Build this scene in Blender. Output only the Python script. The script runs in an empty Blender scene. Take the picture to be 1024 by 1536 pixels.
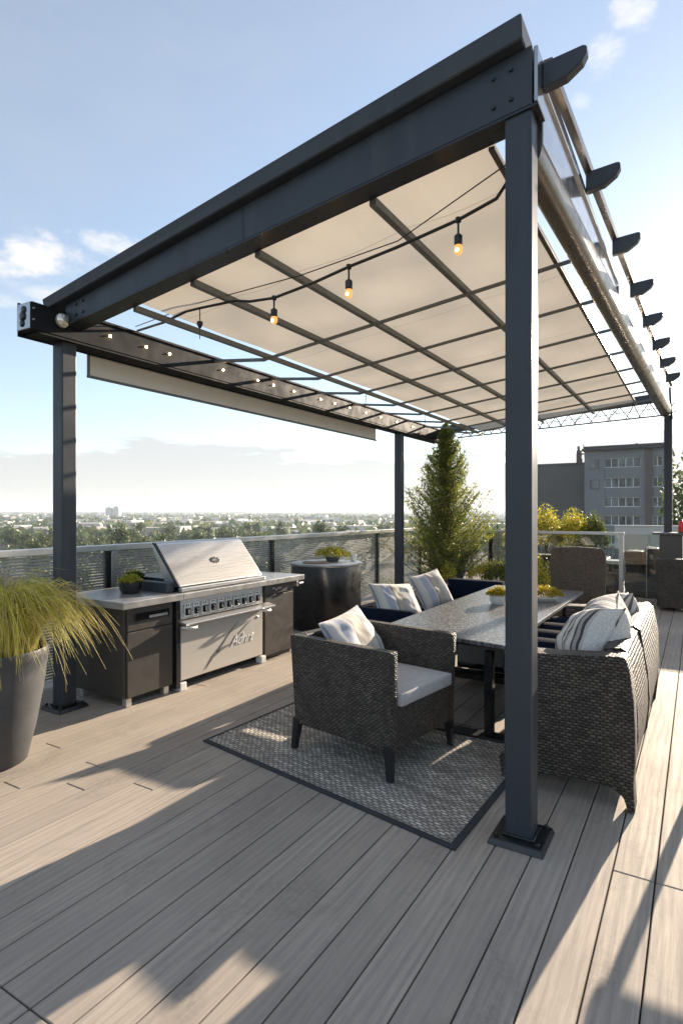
import bpy, bmesh, math, random
from mathutils import Vector, Matrix, noise as mnoise
R = math.radians
random.seed(7)
sc = bpy.context.scene
COL = sc.collection
YAW = R(31.3)
CX, SX = math.cos(YAW), math.sin(YAW)

# ------------------------------------------------------------------ materials
class NT:
    def __init__(self, name):
        self.m = bpy.data.materials.new(name); self.m.use_nodes = True
        self.t = self.m.node_tree; self.n = self.t.nodes; self.l = self.t.links
        self.b = self.n['Principled BSDF']; self.out = self.n['Material Output']
    def new(self, typ, **kw):
        x = self.n.new(typ)
        for k, v in kw.items(): setattr(x, k, v)
        return x
    def link(self, a, b): self.l.new(a, b)
    def setin(self, node, i, v):
        if isinstance(v, bpy.types.NodeSocket): self.link(v, node.inputs[i])
        else: node.inputs[i].default_value = v
    def math(self, op, a, b=0.0, c=0.0, clamp=False):
        x = self.new('ShaderNodeMath', operation=op, use_clamp=clamp)
        self.setin(x, 0, a); self.setin(x, 1, b)
        if len(x.inputs) > 2: self.setin(x, 2, c)
        return x.outputs[0]
    def mix(self, fac, a, b):
        x = self.new('ShaderNodeMix', data_type='RGBA')
        self.setin(x, 0, fac); self.setin(x, 6, col(a)); self.setin(x, 7, col(b))
        return x.outputs[2]
    def noise(self, vec, scale, detail=4, rough=.55, dist=0):
        x = self.new('ShaderNodeTexNoise'); self.link(vec, x.inputs['Vector'])
        x.inputs['Scale'].default_value = scale; x.inputs['Detail'].default_value = detail
        x.inputs['Roughness'].default_value = rough; x.inputs['Distortion'].default_value = dist
        return x.outputs['Fac']
    def mapping(self, vec, scale=(1, 1, 1), rot=(0, 0, 0), loc=(0, 0, 0)):
        x = self.new('ShaderNodeMapping'); self.link(vec, x.inputs['Vector'])
        x.inputs['Scale'].default_value = scale; x.inputs['Rotation'].default_value = rot; x.inputs['Location'].default_value = loc
        return x.outputs[0]
    def coord(self, which='Object'): return self.new('ShaderNodeTexCoord').outputs[which]
    def ramp(self, fac, stops):
        x = self.new('ShaderNodeValToRGB'); self.link(fac, x.inputs[0])
        while len(x.color_ramp.elements) < len(stops): x.color_ramp.elements.new(.5)
        for e, (p, c) in zip(x.color_ramp.elements, stops): e.position = p; e.color = col(c)
        return x.outputs[0]
    def remap(self, v, a, b, c=0., d=1.):
        x = self.new('ShaderNodeMapRange'); x.clamp = True
        self.setin(x, 0, v); self.setin(x, 1, a); self.setin(x, 2, b); self.setin(x, 3, c); self.setin(x, 4, d)
        return x.outputs[0]
    def bump(self, h, strength=.5, dist=.01):
        x = self.new('ShaderNodeBump'); self.link(h, x.inputs['Height'])
        x.inputs['Strength'].default_value = strength; x.inputs['Distance'].default_value = dist
        self.link(x.outputs[0], self.b.inputs['Normal']); return x.outputs[0]
    def island(self): return self.new('ShaderNodeNewGeometry').outputs['Random Per Island']
    def set(self, **kw):
        names = dict(color='Base Color', rough='Roughness', metal='Metallic', spec='Specular IOR Level', trans='Transmission Weight',
                     coat='Coat Weight', coatr='Coat Roughness', emis='Emission Color', emiss='Emission Strength', sheen='Sheen Weight', ior='IOR', alpha='Alpha', aniso='Anisotropic')
        for k, v in kw.items(): self.setin(self.b, names[k], col(v) if k in ('color', 'emis') else v)
        return self
def col(c):
    if isinstance(c, bpy.types.NodeSocket): return c
    if isinstance(c, (int, float)): return (c, c, c, 1)
    return tuple(c) + (1,) if len(c) == 3 else tuple(c)

def plain(name, c, rough=.5, metal=0., var=.12, scale=6., bump=0., bscale=200., **kw):
    k = NT(name); v = k.coord()
    n = k.noise(v, scale, 5)
    f = k.remap(n, .3, .7, 1 - var, 1 + var)
    x = k.new('ShaderNodeMix', data_type='RGBA', blend_type='MULTIPLY'); x.inputs[0].default_value = 1
    x.inputs[6].default_value = col(c); k.link(f, x.inputs[7])
    rr = k.remap(k.noise(v, scale * 3, 4), .3, .7, max(.02, rough - .08), min(1, rough + .08))
    k.set(color=x.outputs[2], rough=rr, metal=metal, **kw)
    if bump: k.bump(k.noise(v, bscale, 3), bump, .003)
    return k.m

def weave(name, dark, light, bw, rh, dist=.006, strength=.9, rough=.55, stripes=None, irregular=.38, gap_shade=None):
    """woven strands from UVs in metres"""
    k = NT(name); uv = k.coord('UV')
    wob = k.noise(uv, 18, 3)
    s = k.new('ShaderNodeSeparateXYZ'); k.link(uv, s.inputs[0])
    wv = k.math('MULTIPLY', k.math('SUBTRACT', wob, .5), rh * irregular * 2)
    v = k.math('DIVIDE', k.math('ADD', s.outputs[1], wv), rh)
    row = k.math('FLOOR', v)
    par = k.math('MULTIPLY', k.math('MODULO', k.math('ABSOLUTE', row), 2.), .5)
    u = k.math('ADD', k.math('DIVIDE', k.math('ADD', s.outputs[0], wv), bw), par)
    hr = k.math('SINE', k.math('MULTIPLY', k.math('FRACT', v), math.pi))
    hc = k.math('SINE', k.math('MULTIPLY', k.math('FRACT', u), math.pi))
    h = k.math('MULTIPLY', k.math('POWER', hr, .7), k.math('POWER', hc, .6))
    cv = k.new('ShaderNodeCombineXYZ'); k.link(k.math('FLOOR', u), cv.inputs[0]); k.link(row, cv.inputs[1])
    wn = k.new('ShaderNodeTexWhiteNoise', noise_dimensions='2D'); k.link(cv.outputs[0], wn.inputs['Vector'])
    tone = k.math('MULTIPLY', k.remap(h, *(gap_shade or (.15, .95))), k.remap(wn.outputs['Value'], 0, 1, .35, 1.))
    if stripes:
        st = k.noise(k.mapping(uv, (1.2, stripes, 1)), 1., 2)
        tone = k.math('MULTIPLY', tone, k.remap(st, .35, .65, .45, 1.15), clamp=True)
    big = k.noise(uv, 2.5, 3)
    tone = k.math('MULTIPLY', tone, k.remap(big, .3, .7, .8, 1.15), clamp=True)
    fade = k.noise(uv, 7, 5, .7); tone = k.math('MULTIPLY', tone, k.remap(fade, .3, .7, .65, 1.25), clamp=True)
    k.set(color=k.mix(tone, dark, light), rough=rough, spec=.3)
    k.bump(h, strength, dist)
    return k.m

def paint(name, c, rough):
    """powder coat: orange-peel, dust settled in runs, small scuffs"""
    k = NT(name); v = k.coord()
    runs = k.noise(k.mapping(v, (9, 9, .7)), 1., 5, .65); cl = k.noise(v, 2.2, 5, .6); sc_ = k.noise(k.mapping(v, (60, 60, 14), (.3, .2, .5)), 1., 3)
    d = k.math('MULTIPLY', k.remap(runs, .45, .7), k.remap(cl, .4, .65, 0, .22))
    cc = k.mix(d, c, (.16, .15, .14)); cc = k.mix(k.remap(sc_, .70, .76, 0, .3), cc, (.12, .12, .12))
    k.set(color=cc, rough=k.remap(cl, .3, .7, rough - .08, rough + .14), spec=.4); k.bump(k.noise(v, 420, 2), .06, .001); return k.m
M = {}
M['anthracite'] = paint('anthracite_metal', (.034, .040, .051), .40)
M['shaded_matte'] = plain('shaded_matte_charcoal', (.011, .012, .0135), .68, 0, .15, 3, spec=.2)  # darker copy of the beam metal; its sunless look is put into the colour
M['black_metal'] = plain('black_metal', (.014, .015, .017), .32, 0., .1, 5)
M['bronze'] = plain('bronze_metal', (.13, .105, .08), .3, .55, .1, 3)
M['silver_side'] = plain('polished_fascia', (.42, .42, .43), .16, .9, .15, 2.5)
M['alu'] = plain('brushed_aluminium', (.50, .50, .49), .35, .7, .08, 10)
M['slat'] = plain('rail_slat', (.15, .155, .15), .5, .3, .12, 10)
M['rail_slat'] = plain('silver_slat', (.34, .345, .34), .45, .45, .12, 10)
M['cabinet'] = plain('brown_cabinet', (.064, .058, .052), .42, .15, .10, 4)
M['black_gloss'] = plain('black_gloss', (.012, .012, .013), .12, 0, .1, 4)
M['rubber'] = plain('dark_rubber', (.03, .03, .03), .7)
M['navy'] = plain('navy_fabric', (.006, .010, .022), .85, 0, .15, 8, bump=.15, bscale=500, spec=.02)
M['grey_fabric'] = plain('grey_fabric', (.46, .445, .43), .9, 0, .08, 25, bump=.35, bscale=600, sheen=.2)
M['pot'] = plain('stone_pot', (.055, .057, .06), .55, 0, .2, 5, bump=.3, bscale=60)
M['pot_light'] = plain('pale_pot', (.6, .58, .54), .6, 0, .1, 30)
M['drum'] = plain('drum_metal', (.028, .027, .026), .3, .3, .12, 3)
M['soil'] = plain('soil', (.03, .022, .015), .95, 0, .4, 30)
M['white'] = plain('white_paint', (.75, .74, .71), .45)
M['wood'] = plain('board_wood', (.32, .19, .10), .5, 0, .3, 12)
M['red'] = plain('red_glass', (.65, .03, .02), .25, 0, .05)
M['bark'] = plain('bark', (.09, .065, .045), .9, 0, .4, 14, bump=.6, bscale=60)
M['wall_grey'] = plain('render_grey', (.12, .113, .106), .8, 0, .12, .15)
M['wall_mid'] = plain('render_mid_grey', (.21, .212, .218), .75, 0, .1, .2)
M['wall_brown'] = plain('render_brown', (.12, .10, .09), .8, 0, .1, .2)
M['roof_metal'] = plain('roof_metal', (.05, .048, .045), .6)
M['wire'] = plain('wire', (.04, .04, .04), .45, .4)
M['candle'] = plain('lamp_lens', (.75, .7, .6), .08, .6, .05)
M['lane'] = plain('house_wall', (.55, .53, .49), .8, 0, .2, .02)

def cover_mat():
    k = NT('crinkled_cover'); v = k.coord()
    n = k.noise(k.mapping(v, (2, 2, 9)), 2.2, 6, .6, 1.2)
    k.set(color=k.mix(n, .012, .05), rough=.14); k.bump(n, .9, .08); return k.m
M['cover'] = cover_mat()

def steel(name, base, rough, vert=False, metal=.75):
    k = NT(name); v = k.coord()
    n = k.noise(k.mapping(v, (400, 3, 400) if not vert else (400, 400, 3)), 1., 3)
    big = k.noise(v, 3, 3)
    k.set(color=k.mix(k.remap(big, .3, .7), tuple(x * .92 for x in base), base), metal=metal, rough=k.remap(n, .3, .7, rough - .05, rough + .08))
    k.bump(n, .02, .0006); return k.m
M['steel'] = steel('brushed_steel', (.66, .65, .635), .28)
M['steel_door'] = steel('brushed_steel_door', (.64, .615, .57), .38, metal=.5)
M['steel_top'] = plain('steel_counter', (.42, .41, .39), .34, .55, .1, 5)

def canopy_mat():
    k = NT('canopy_fabric'); v = k.coord()
    n = k.noise(v, .9, 4); f = k.noise(v, 250, 2)
    c = k.mix(k.remap(n, .3, .7), (.64, .57, .465), (.74, .665, .55))
    streak = k.noise(k.mapping(v, (5, .7, 1)), 1., 6, .65); th = k.noise(k.mapping(v, (420, 60, 1)), 1., 2)
    c = k.mix(k.remap(streak, .5, .75, 0, .35), c, (.60, .53, .42)); c = k.mix(k.remap(th, .35, .7, 0, .18), c, (.5, .42, .32))
    s = k.new('ShaderNodeSeparateXYZ'); k.link(v, s.inputs[0])
    seam = k.math('LESS_THAN', k.math('ABSOLUTE', k.math('SUBTRACT', k.math('FRACT', k.math('DIVIDE', s.outputs[1], 1.42)), .5)), .004)
    c = k.mix(k.math('MULTIPLY', seam, .45), c, (.36, .29, .2))
    k.set(color=c, rough=.9); k.bump(f, .08, .002)
    tr = k.new('ShaderNodeBsdfTranslucent'); k.link(c, tr.inputs[0])
    ms = k.new('ShaderNodeMixShader'); ms.inputs[0].default_value = .47
    k.link(k.b.outputs[0], ms.inputs[1]); k.link(tr.outputs[0], ms.inputs[2]); k.link(ms.outputs[0], k.out.inputs[0])
    return k.m
M['canopy'] = canopy_mat()

M['blind'] = plain('blind_fabric', (.80, .74, .64), .9, 0, .06, 2)
def deck_mat():
    k = NT('deck_boards'); v = k.coord(); r = k.island()
    off = k.new('ShaderNodeCombineXYZ'); k.link(k.math('MULTIPLY', r, 37.), off.inputs[0]); k.link(k.math('MULTIPLY', r, 91.), off.inputs[1])
    va = k.new('ShaderNodeVectorMath', operation='ADD'); k.link(v, va.inputs[0]); k.link(off.outputs[0], va.inputs[1])
    p = va.outputs[0]
    grain = k.noise(k.mapping(p, (55, 2.2, 1)), 1., 6, .65, .4)
    fine = k.noise(k.mapping(p, (260, 9, 1)), 1., 3, .6)
    cath = k.new('ShaderNodeTexWave', wave_type='BANDS', bands_direction='X'); k.link(k.mapping(p, (7, .55, 1)), cath.inputs[0])
    cath.inputs['Scale'].default_value = 1.2; cath.inputs['Distortion'].default_value = 9; cath.inputs['Detail'].default_value = 3; cath.inputs['Detail Scale'].default_value = 1.2
    blotch = k.noise(v, 1.1, 4)
    g = k.math('ADD', k.math('MULTIPLY', grain, .55), k.math('ADD', k.math('MULTIPLY', fine, .3), k.math('MULTIPLY', cath.outputs['Fac'], .10)))
    base = k.mix(r, (.43, .36, .29), (.53, .45, .365))
    c = k.mix(k.remap(g, .3, .72), (.295, .260, .225), base)
    x = k.new('ShaderNodeMix', data_type='RGBA', blend_type='MULTIPLY'); x.inputs[0].default_value = 1
    k.link(c, x.inputs[6]); k.link(k.remap(blotch, .3, .7, .86, 1.1), x.inputs[7])
    st = k.noise(k.mapping(v, (1, .6, 1)), 3.2, 6, .65, .8); spk = k.noise(v, 46, 4, .7)
    dirt = k.math('MULTIPLY', k.remap(st, .52, .70, 0, .38), k.remap(spk, .35, .6))
    grit = k.remap(k.noise(v, 150, 2), .70, .76, 0, .35)
    pale = k.math('MULTIPLY', k.remap(k.noise(k.mapping(v, (14, .8, 1)), 1., 5, .7), .58, .75, 0, .35), k.remap(st, .6, .4))
    c2 = k.mix(k.math('MAXIMUM', dirt, grit), x.outputs[2], (.085, .075, .065)); c2 = k.mix(pale, c2, (.47, .43, .38))
    k.set(color=c2, rough=k.remap(g, .3, .7, .82, .66), spec=.25); k.bump(g, .45, .004)
    return k.m
M['deck'] = deck_mat()
M['wicker'] = weave('dark_wicker', (.016, .013, .011), (.175, .150, .122), .030, .0120, .005, .9)
M['wicker_sofa'] = weave('grey_wicker', (.015, .012, .010), (.165, .142, .117), .033, .0150, .006, .95)
M['wicker_back'] = weave('gap_shaded_wicker', (.008, .006, .005), (.23, .20, .165), .046, .026, .008, 1., irregular=.3, gap_shade=(.45, .85))  # shade in the weave openings painted as dark gaps in the colour
M['wicker_brown'] = weave('brown_wicker', (.05, .036, .026), (.20, .155, .12), .022, .0115, .004, .8)
M['rug'] = weave('woven_rug', (.15, .135, .115), (.95, .87, .75), .042, .0200, .006, .8, .95, stripes=22, irregular=.6)
M['rug_edge'] = plain('rug_binding', (.035, .037, .042), .85, bump=.5, bscale=400)

def granite():
    k = NT('pebbled_table_top'); v = k.coord()
    vo = k.new('ShaderNodeTexVoronoi', feature='F1'); k.link(k.mapping(v, (55, 32, 1), (0, 0, .5)), vo.inputs['Vector']); vo.inputs['Scale'].default_value = 1.
    n = k.noise(v, 38, 4); n2 = k.noise(v, 120, 3)
    t = k.math('ADD', k.math('MULTIPLY', vo.outputs['Distance'], .7), k.math('MULTIPLY', n, .5))
    k.set(color=k.ramp(t, [(.35, (.035, .036, .04)), (.6, (.10, .10, .105)), (.85, (.23, .225, .22))]), rough=k.remap(n2, .3, .7, .22, .42))
    k.bump(t, .35, .004); return k.m
M['granite'] = granite()

def stripes_mat(name, bands, period, bump=.4):
    """fabric striped across U (UV in metres); bands = [(pos, colour)...] over one period"""
    k = NT(name); uv = k.coord('UV'); s = k.new('ShaderNodeSeparateXYZ'); k.link(uv, s.inputs[0])
    w = k.math('MULTIPLY', k.math('SUBTRACT', k.noise(uv, 6, 2), .5), .012)
    f = k.math('FRACT', k.math('DIVIDE', k.math('ADD', k.math('ADD', s.outputs[0], w), 5.), period))
    x = k.new('ShaderNodeValToRGB'); k.link(f, x.inputs[0]); x.color_ramp.interpolation = 'CONSTANT'
    while len(x.color_ramp.elements) < len(bands): x.color_ramp.elements.new(.5)
    for e, (p, c) in zip(x.color_ramp.elements, bands): e.position = p; e.color = col(c)
    n = k.noise(k.mapping(uv, (300, 120, 1)), 1., 2)
    m = k.new('ShaderNodeMix', data_type='RGBA', blend_type='MULTIPLY'); m.inputs[0].default_value = 1
    k.link(x.outputs[0], m.inputs[6]); k.link(k.remap(n, .3, .7, .7, 1.1), m.inputs[7])
    k.set(color=m.outputs[2], rough=.9, sheen=.2); k.bump(k.noise(uv, 420, 2), bump, .002); return k.m
M['stripe_pale'] = stripes_mat('pale_striped_fabric', [(0, (.55, .53, .49)), (.14, (.36, .39, .46)), (.34, (.58, .55, .50)), (.42, (.20, .20, .22)), (.46, (.46, .40, .33)), (.72, (.56, .54, .50)), (.9, (.22, .24, .29)), (.94, (.5, .48, .45))], .42)
M['stripe_bold'] = stripes_mat('bold_striped_fabric', [(0, (.66, .63, .58)), (.20, (.10, .10, .105)), (.26, (.55, .52, .47)), (.35, (.09, .09, .095)), (.43, (.45, .42, .38)), (.52, (.62, .58, .52)), (.68, (.08, .08, .085)), (.76, (.36, .33, .30)), (.86, (.05, .05, .055)), (.93, (.5, .47, .42))], .20)

def leaf_mat(name, cols, trans=.45):
    k = NT(name); r = k.island()
    c = k.ramp(r, [(i / max(1, len(cols) - 1), x) for i, x in enumerate(cols)])
    k.set(color=c, rough=.5, spec=.35)
    tr = k.new('ShaderNodeBsdfTranslucent'); k.link(c, tr.inputs[0])
    ms = k.new('ShaderNodeMixShader'); ms.inputs[0].default_value = trans
    k.link(k.b.outputs[0], ms.inputs[1]); k.link(tr.outputs[0], ms.inputs[2]); k.link(ms.outputs[0], k.out.inputs[0])
    return k.m
M['needle'] = leaf_mat('conifer_leaf', [(.05, .095, .022), (.12, .175, .032), (.24, .28, .042), (.40, .39, .06), (.15, .11, .045)])
M['yellow_leaf'] = leaf_mat('golden_leaf', [(.09, .13, .02), (.30, .30, .03), (.55, .46, .05), (.65, .54, .08)])
M['flower'] = leaf_mat('yellow_flower', [(.12, .13, .015), (.36, .28, .02), (.5, .36, .02)])
M['shrub_leaf'] = leaf_mat('shrub_leaf', [(.03, .055, .012), (.08, .11, .02), (.2, .2, .03)])
M['grass'] = leaf_mat('ornamental_grass', [(.24, .28, .035), (.55, .52, .06), (.74, .64, .11), (.80, .68, .28), (.40, .28, .13)], .4)
M['plume'] = leaf_mat('seed_plume', [(.42, .34, .25), (.55, .46, .36)], .4)
M['tree_leaf'] = leaf_mat('broad_leaf', [(.035, .065, .02), (.06, .10, .028), (.11, .14, .04), (.16, .165, .05)], .3)

def glass_mat():
    k = NT('panel_glass')
    tr = k.new('ShaderNodeBsdfTransparent'); tr.inputs[0].default_value = (.82, .86, .84, 1)
    gl = k.new('ShaderNodeBsdfGlossy'); gl.inputs['Roughness'].default_value = .02
    fr = k.new('ShaderNodeFresnel'); fr.inputs[0].default_value = 1.5
    ms = k.new('ShaderNodeMixShader'); k.link(k.math('ADD', fr.outputs[0], .05), ms.inputs[0])
    k.link(tr.outputs[0], ms.inputs[1]); k.link(gl.outputs[0], ms.inputs[2]); k.link(ms.outputs[0], k.out.inputs[0]); return k.m
M['glass'] = glass_mat()
def pane_mat():
    k = NT('window_pane'); v = k.coord(); n = k.noise(k.mapping(v, (.6, .6, .3)), 1., 4)
    k.set(color=k.mix(k.remap(n, .35, .65), (.03, .035, .04), (.22, .23, .24)), rough=.12); return k.m
M['pane'] = pane_mat()
def glow(name, c, s):
    k = NT(name); k.set(color=(.9, .6, .25), emis=c, emiss=s, rough=.3); return k.m
M['bulb_glow'] = glow('filament_bulb', (1., .62, .22), 5.)
M['led'] = glow('led', (1., .58, .22), 26.)
def amber():
    k = NT('amber_glass'); k.set(color=(.45, .24, .07), rough=.08, emis=(1., .45, .12), emiss=.35); return k.m
M['amber'] = amber()

def terrain_mat():
    k = NT('valley_ground'); v = k.coord()
    n = k.noise(v, .006, 6); n2 = k.noise(v, .05, 4)
    c = k.ramp(k.math('ADD', k.math('MULTIPLY', n, .7), k.math('MULTIPLY', n2, .3)), [(.38, (.035, .05, .02)), (.5, (.07, .075, .035)), (.6, (.13, .12, .09))])
    k.set(color=c, rough=.95); return k.m
M['terrain'] = terrain_mat()
def house_mat():
    k = NT('house_render'); r = k.island()
    o = k.new('ShaderNodeObjectInfo').outputs['Random']
    f = k.math('FRACT', k.math('ADD', r, o))
    k.set(color=k.ramp(f, [(0, (.62, .60, .56)), (.35, (.7, .68, .64)), (.6, (.42, .36, .29)), (.8, (.3, .3, .3)), (1, (.66, .64, .6))]), rough=.8); return k.m
M['house'] = house_mat()
M['house_roof'] = plain('house_roof', (.10, .085, .078), .85, 0, .3, .05)
def tower_mat():
    k = NT('tower_facade'); v = k.coord()
    b = k.new('ShaderNodeTexBrick'); k.link(k.mapping(v, (1, 1, 1), (R(90), 0, 0)), b.inputs['Vector'])
    b.offset = 0; b.inputs['Scale'].default_value = 1; b.inputs['Brick Width'].default_value = 3.4; b.inputs['Row Height'].default_value = 3.; b.inputs['Mortar Size'].default_value = .9
    b.inputs['Color1'].default_value = (.28, .28, .28, 1); b.inputs['Color2'].default_value = (.34, .33, .32, 1); b.inputs['Mortar'].default_value = (.66, .64, .6, 1)
    k.link(b.outputs[0], k.b.inputs['Base Color']); k.set(rough=.7); return k.m
M['tower'] = tower_mat()

# ------------------------------------------------------------------ mesh helpers
XF = {}
def xf_of(o): return XF.get(o.name, Matrix()) if o else Matrix()

class MB:
    def __init__(self): self.bm = bmesh.new(); self.uv = None
    def face(self, pts):
        vs = [self.bm.verts.new(p) for p in pts]
        return self.bm.faces.new(vs)
    def hexa(self, a, b):
        """a: four bottom points, b: four top points, both counter-clockwise from above"""
        v = [self.bm.verts.new(p) for p in list(a) + list(b)]
        for f in ((3, 2, 1, 0), (4, 5, 6, 7), (0, 1, 5, 4), (1, 2, 6, 5), (2, 3, 7, 6), (3, 0, 4, 7)): self.bm.faces.new([v[i] for i in f])
        return self
    def box(self, x0, x1, y0, y1, z0, z1):
        return self.hexa([(x0, y0, z0), (x1, y0, z0), (x1, y1, z0), (x0, y1, z0)], [(x0, y0, z1), (x1, y0, z1), (x1, y1, z1), (x0, y1, z1)])
    def prism(self, poly, axis, a, b):
        """poly: outline in the two other axes, extruded along axis from a to b"""
        def P(p, t): return {'x': (t, p[0], p[1]), 'y': (p[0], t, p[1]), 'z': (p[0], p[1], t)}[axis]
        A = [self.bm.verts.new(P(p, a)) for p in poly]; B = [self.bm.verts.new(P(p, b)) for p in poly]
        n = len(poly)
        self.bm.faces.new(A[::-1]); self.bm.faces.new(B)
        for i in range(n): self.bm.faces.new([A[i], A[(i + 1) % n], B[(i + 1) % n], B[i]])
        return self
    def tube(self, pts, r, n=8, cap=True):
        pts = [Vector(p) for p in pts]; rings = []
        for i, p in enumerate(pts):
            d = (pts[min(i + 1, len(pts) - 1)] - pts[max(i - 1, 0)]).normalized()
            a = d.orthogonal().normalized() if abs(d.z) > .95 else d.cross(Vector((0, 0, 1))).normalized()
            b = d.cross(a).normalized(); rr = r[i] if isinstance(r, (list, tuple)) else r
            rings.append([self.bm.verts.new(p + a * rr * math.cos(t * 2 * math.pi / n) + b * rr * math.sin(t * 2 * math.pi / n)) for t in range(n)])
        for A, B in zip(rings, rings[1:]):
            for i in range(n): self.bm.faces.new([A[i], A[(i + 1) % n], B[(i + 1) % n], B[i]])
        if cap: self.bm.faces.new(rings[0][::-1]); self.bm.faces.new(rings[-1])
        return self
    def bar(self, p, q, w, h):
        """rectangular bar from p to q, width w across, height h"""
        p, q = Vector(p), Vector(q); d = (q - p).normalized(); a = d.cross(Vector((0, 0, 1))).normalized() * w / 2; b = a.cross(d).normalized() * h / 2
        A = [p - a - b, p + a - b, p + a + b, p - a + b]; B = [x + (q - p) for x in A]
        v = [self.bm.verts.new(x) for x in A + B]
        for f in ((0, 1, 2, 3), (7, 6, 5, 4), (0, 4, 5, 1), (1, 5, 6, 2), (2, 6, 7, 3), (3, 7, 4, 0)): self.bm.faces.new([v[i] for i in f])
        return self
    def lathe(self, prof, c=(0, 0, 0), n=40, square=0., cap=True):
        rings = []
        for r, z in prof:
            ring = []
            for i in range(n):
                t = i * 2 * math.pi / n; ct, st = math.cos(t), math.sin(t); k = 1.
                if square: k = (abs(ct) ** square + abs(st) ** square) ** (-1 / square)
                ring.append(self.bm.verts.new((c[0] + r * k * ct, c[1] + r * k * st, c[2] + z)))
            rings.append(ring)
        for A, B in zip(rings, rings[1:]):
            for i in range(n): self.bm.faces.new([A[i], A[(i + 1) % n], B[(i + 1) % n], B[i]])
        if cap: self.bm.faces.new(rings[0][::-1]); self.bm.faces.new(rings[-1])
        return self
    def ball(self, c, r, sub=2, sc_=(1, 1, 1)):
        m = Matrix.Translation(c) @ Matrix.Diagonal((r * sc_[0], r * sc_[1], r * sc_[2], 1))
        bmesh.ops.create_icosphere(self.bm, subdivisions=sub, radius=1, matrix=m); return self
    def leaf(self, p, size, asp=.45, nrm=None):
        d = nrm or Vector((random.gauss(0, 1), random.gauss(0, 1), random.gauss(0, 1))).normalized()
        a = d.orthogonal().normalized(); a.rotate(Matrix.Rotation(random.uniform(0, 6.28), 3, d)); b = d.cross(a)
        a = a * size; b = b * size * asp; p = Vector(p)
        self.face([p - a, p + b * .8 - a * .1, p + a, p - b * .8 - a * .1]); return self
    def bevel(self, w, seg=2, ang=30):
        self.bm.normal_update()
        bmesh.ops.remove_doubles(self.bm, verts=self.bm.verts, dist=1e-5)
        es = [e for e in self.bm.edges if len(e.link_faces) == 2 and e.calc_face_angle(0) > R(ang)]
        if es: bmesh.ops.bevel(self.bm, geom=es, offset=w, segments=seg, profile=.6, affect='EDGES', clamp_overlap=True)
        return self
    def build(self, name, mat, parent=None, world=True, smooth=False, fix=True, loc=None, uvs=True):
        bm = self.bm
        if fix: bmesh.ops.recalc_face_normals(bm, faces=bm.faces)
        if world and parent is not None: bm.transform(xf_of(parent).inverted())
        if loc is not None and parent is None: bm.transform(Matrix.Translation(-Vector(loc)))
        if uvs and not bm.loops.layers.uv:
            L = bm.loops.layers.uv.new('UVMap'); bm.normal_update()
            for f in bm.faces:
                n = f.normal; ax = max(range(3), key=lambda i: abs(n[i]) + (.001 if i == 2 else 0))
                for l in f.loops:
                    c = l.vert.co
                    l[L].uv = (c.y, c.z) if ax == 0 else ((c.x, c.z) if ax == 1 else (c.x, c.y))
        me = bpy.data.meshes.new(name); bm.to_mesh(me); bm.free()
        mats = mat if isinstance(mat, (list, tuple)) else [mat]
        for m in mats: me.materials.append(M[m] if isinstance(m, str) else m)
        if smooth:
            for p in me.polygons: p.use_smooth = True
            if smooth is not True: me.set_sharp_from_angle(angle=R(smooth))
        o = bpy.data.objects.new(name, me); COL.objects.link(o)
        if parent is not None: o.parent = parent; XF[o.name] = xf_of(parent)
        elif loc is not None: o.location = loc
        return o

def tag(o, label=None, cat=None, group=None, kind=None):
    if label: o['label'] = label
    if cat: o['category'] = cat
    if group: o['group'] = group
    if kind: o['kind'] = kind
    return o
def thing(name, loc, rz, label, cat, group=None):
    o = bpy.data.objects.new(name, None); COL.objects.link(o); o.empty_display_size = .2
    o.location = loc; o.rotation_euler = (0, 0, rz)
    XF[o.name] = Matrix.Translation(loc) @ Matrix.Rotation(rz, 4, 'Z')
    return tag(o, label, cat, group)
def kids(o): return [c for c in ALLKIDS.get(o.name, [])]
def dup(root, loc, rz, label=None, group=None, scale=None):
    r = root.copy(); COL.objects.link(r); r.location = loc; r.rotation_euler = (0, 0, rz)
    if scale: r.scale = scale
    if label: r['label'] = label
    if group: r['group'] = group
    for ch in list(root.children):
        c = ch.copy(); COL.objects.link(c); c.parent = r
        for g in ch.children:
            d = g.copy(); COL.objects.link(d); d.parent = c
    return r
def text(name, body, size, mat, parent, origin, right, up, ext=.002, shear=0., spacing=1.):
    cu = bpy.data.curves.new(name, 'FONT'); cu.body = body; cu.size = size; cu.extrude = ext; cu.shear = shear; cu.align_x = 'CENTER'; cu.align_y = 'CENTER'; cu.space_character = spacing
    cu.materials.append(M[mat])
    tmp = bpy.data.objects.new('tmp', cu); COL.objects.link(tmp)
    me = bpy.data.meshes.new_from_object(tmp.evaluated_get(bpy.context.evaluated_depsgraph_get())); bpy.data.objects.remove(tmp)
    o = bpy.data.objects.new(name, me); COL.objects.link(o); o.parent = parent
    r = Vector(right).normalized(); u = Vector(up).normalized(); n = r.cross(u)
    m = Matrix((r, u, n)).transposed().to_4x4(); m.translation = Vector(origin)
    o.matrix_local = xf_of(parent).inverted() @ m
    return o

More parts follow.
